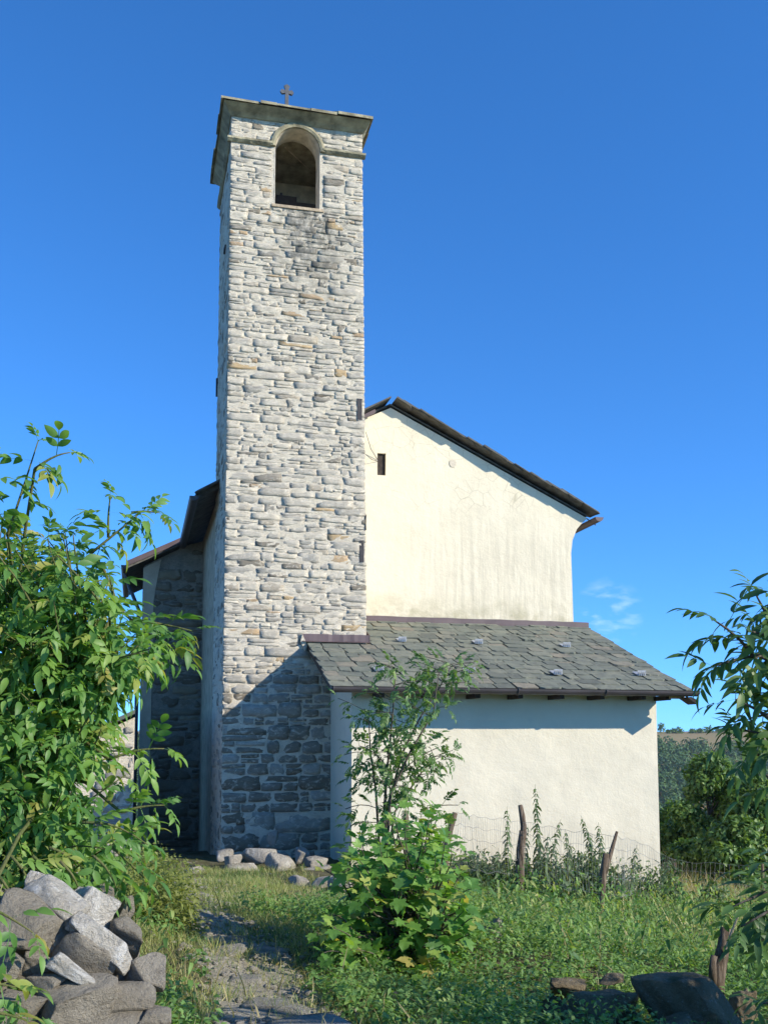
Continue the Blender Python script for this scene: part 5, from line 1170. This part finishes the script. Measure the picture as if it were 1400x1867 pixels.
# ------------------------------------------------------------------ trees beyond the annex and the wooded hill
QUAD = [leaflet(.12, .075, 2, .3, .3), leaflet(.11, .065, 2, .3, .5)]
def tree(px_, top, wpx, Y_, n, lab, leafm, seed, spread=.5):
    r = np.random.default_rng(seed); T_ = at(px_, top, Y_); g = gz(T_[0], T_[1]); H = T_[2] - g; R = wpx / 2 * np.linalg.norm(T_) / FOC
    t_ = thing('tree', lab, 'tree', (T_[0], T_[1], g), 'trees beyond the annex'); base = np.array([T_[0], T_[1], g])
    tr = MB(); tr.tube([base + [0, 0, -.2], base + [.05, .03, H * .3], base + [-.04, .05, H * .6], base + [0, 0, H * .95]], [H * .028, H * .02, H * .012, H * .003], 8); blobs = []
    for k in range(int(26 + H * 4)):
        t = r.uniform(.16, .98); rad = R * (1 - max(0, t - .35) / .68)**.75 * r.uniform(.45, 1.0); az = r.uniform(0, 6.28)
        c = base + np.array([math.cos(az) * rad, math.sin(az) * rad, H * t]); blobs.append((c, R * r.uniform(.16, .34))); s_ = base + np.array([0, 0, H * max(.1, t - .15)])
        tr.tube([s_, (s_ + c) / 2 + [0, 0, .06 * H], c], [H * .008, H * .005, H * .002], 5, False)
    blobs.append((base + [0, 0, H * .97], R * .14))
    tr.build('trunk', M['bark'], t_, smooth=True)
    w = np.array([b[1]**2 for b in blobs]); k = r.choice(len(blobs), n, p=w / w.sum()); v = r.normal(size=(n, 3)); v /= np.linalg.norm(v, axis=1)[:, None]
    P = np.array([blobs[q][0] for q in k]) + v * (np.array([blobs[q][1] for q in k]) * r.random(n)**.45)[:, None] * np.array([1.2, 1.2, .75])
    D = v * .6 + r.normal(size=(n, 3)) * .6 + [0, 0, -.25]; N_ = np.array([0, 0, .9]) + v * .8 + r.normal(size=(n, 3)) * .4
    scatter('crown', QUAD, frames(P, D, N_), r.uniform(.7, 1.4, n), leafm, t_, 'stuff')
for a in [(1292, 1385, 150, 22, 8000, 'pointed tree standing clear of its neighbours just right of the annex', 41), (1385, 1420, 170, 21, 8000, 'broad dark tree behind the elder branches at the right edge', 42), (1232, 1470, 110, 24, 5000, 'round dark tree hard against the corner of the annex', 43), (1340, 1500, 150, 19, 6000, 'low dense tree in front of the pointed one', 44), (1262, 1540, 110, 20, 4500, 'low dark bush at the foot of the pointed tree', 45), (1470, 1380, 220, 23, 6000, 'tall tree mostly cut off by the right edge', 46)]:
    tree(*a[:4], int(a[4] * 1.7), a[5], M['tree_leaf'], a[6])

# wooded flank of the far hill: reads as one mass
nf = 7600; fx = rs.uniform(-60, 560, nf); fy = rs.uniform(255, 409, nf) + (fbm(fx * .02, fx * 0, 8) - .5) * 26
ok, _d = in_view(np.stack([fx, fy, hill_z(fx, fy)], 1), 250, 200); fx, fy = fx[ok], fy[ok]; fz = hill_z(fx, fy); nf = len(fx); per = 80
cr_ = rs.uniform(1.5, 3.4, nf); v = rs.normal(size=(nf, per, 3)); v /= np.linalg.norm(v, axis=2)[:, :, None]; v[:, :, 2] = np.abs(v[:, :, 2]) * 1.25 - .25
P = (np.stack([fx, fy, fz + cr_ * .9], 1)[:, None] + v * cr_[:, None, None] * np.array([1, 1, 1.15])).reshape(-1, 3); vv = v.reshape(-1, 3)
fo = scatter('forest', [leaflet(.85, .65, 2, .2, .3)], frames(P, np.cross(vv, rs.normal(size=vv.shape)), vv + rs.normal(size=vv.shape) * .35), rs.uniform(.7, 1.5, len(P)), M['forest_leaf'], None, 'stuff', np.repeat(rs.random(nf), per)); fo['label'] = 'dense green wood covering the flank of the far hill'
for (x, h, w) in [(1205, 5.0, 3.4), (1228, 2.2, 3.0), (1238, 3.0, 4.2), (1262, 2.0, 3.4), (1275, 2.0, 4.0), (1290, 3.0, 4.6), (1310, 1.8, 3.4), (1330, 2.2, 3.8), (1218, 1.6, 2.5)]:
    Y_ = 441.; T_ = at(x, 1336, Y_); zb = float(hill_z(np.array([T_[0]]), np.array([Y_]))[0]); b_ = thing('ridge_bush', 'tallest bush on the skyline, next to the annex wall' if x == 1205 else 'small dark bush on the skyline of the far hill', 'bush', (T_[0], Y_, zb), 'bushes along the ridge')
    n = 160; v = rs.normal(size=(n, 3)); v /= np.linalg.norm(v, axis=1)[:, None]; P = np.array([T_[0], Y_, zb + h * .5]) + v * np.array([w * .55, w * .55, h * .55]) * rs.random((n, 1))**.4
    scatter('crown', [leaflet(1.0, .8, 2, .2, .3)], frames(P, rs.normal(size=(n, 3)), v + rs.normal(size=(n, 3)) * .4), rs.uniform(.6, 1.1, n), M['tree_leaf'], b_, 'stuff')

# ------------------------------------------------------------------ the air over the valley
hm, hn = nodes_of('valley_air'); vp = hn.nodes.new('ShaderNodeVolumePrincipled'); vp.inputs['Color'].default_value = (.80, .88, 1, 1); vp.inputs['Density'].default_value = 0.00016; vp.inputs['Anisotropy'].default_value = .2
hn.links.new(vp.outputs[0], hn.nodes.new('ShaderNodeOutputMaterial').inputs['Volume'])
hz = MB().box((-900, -330, -60), (1120, 760, 20)).build('haze', hm); tag(hz, 'thin blue haze between the church and the far hill', kind='stuff')
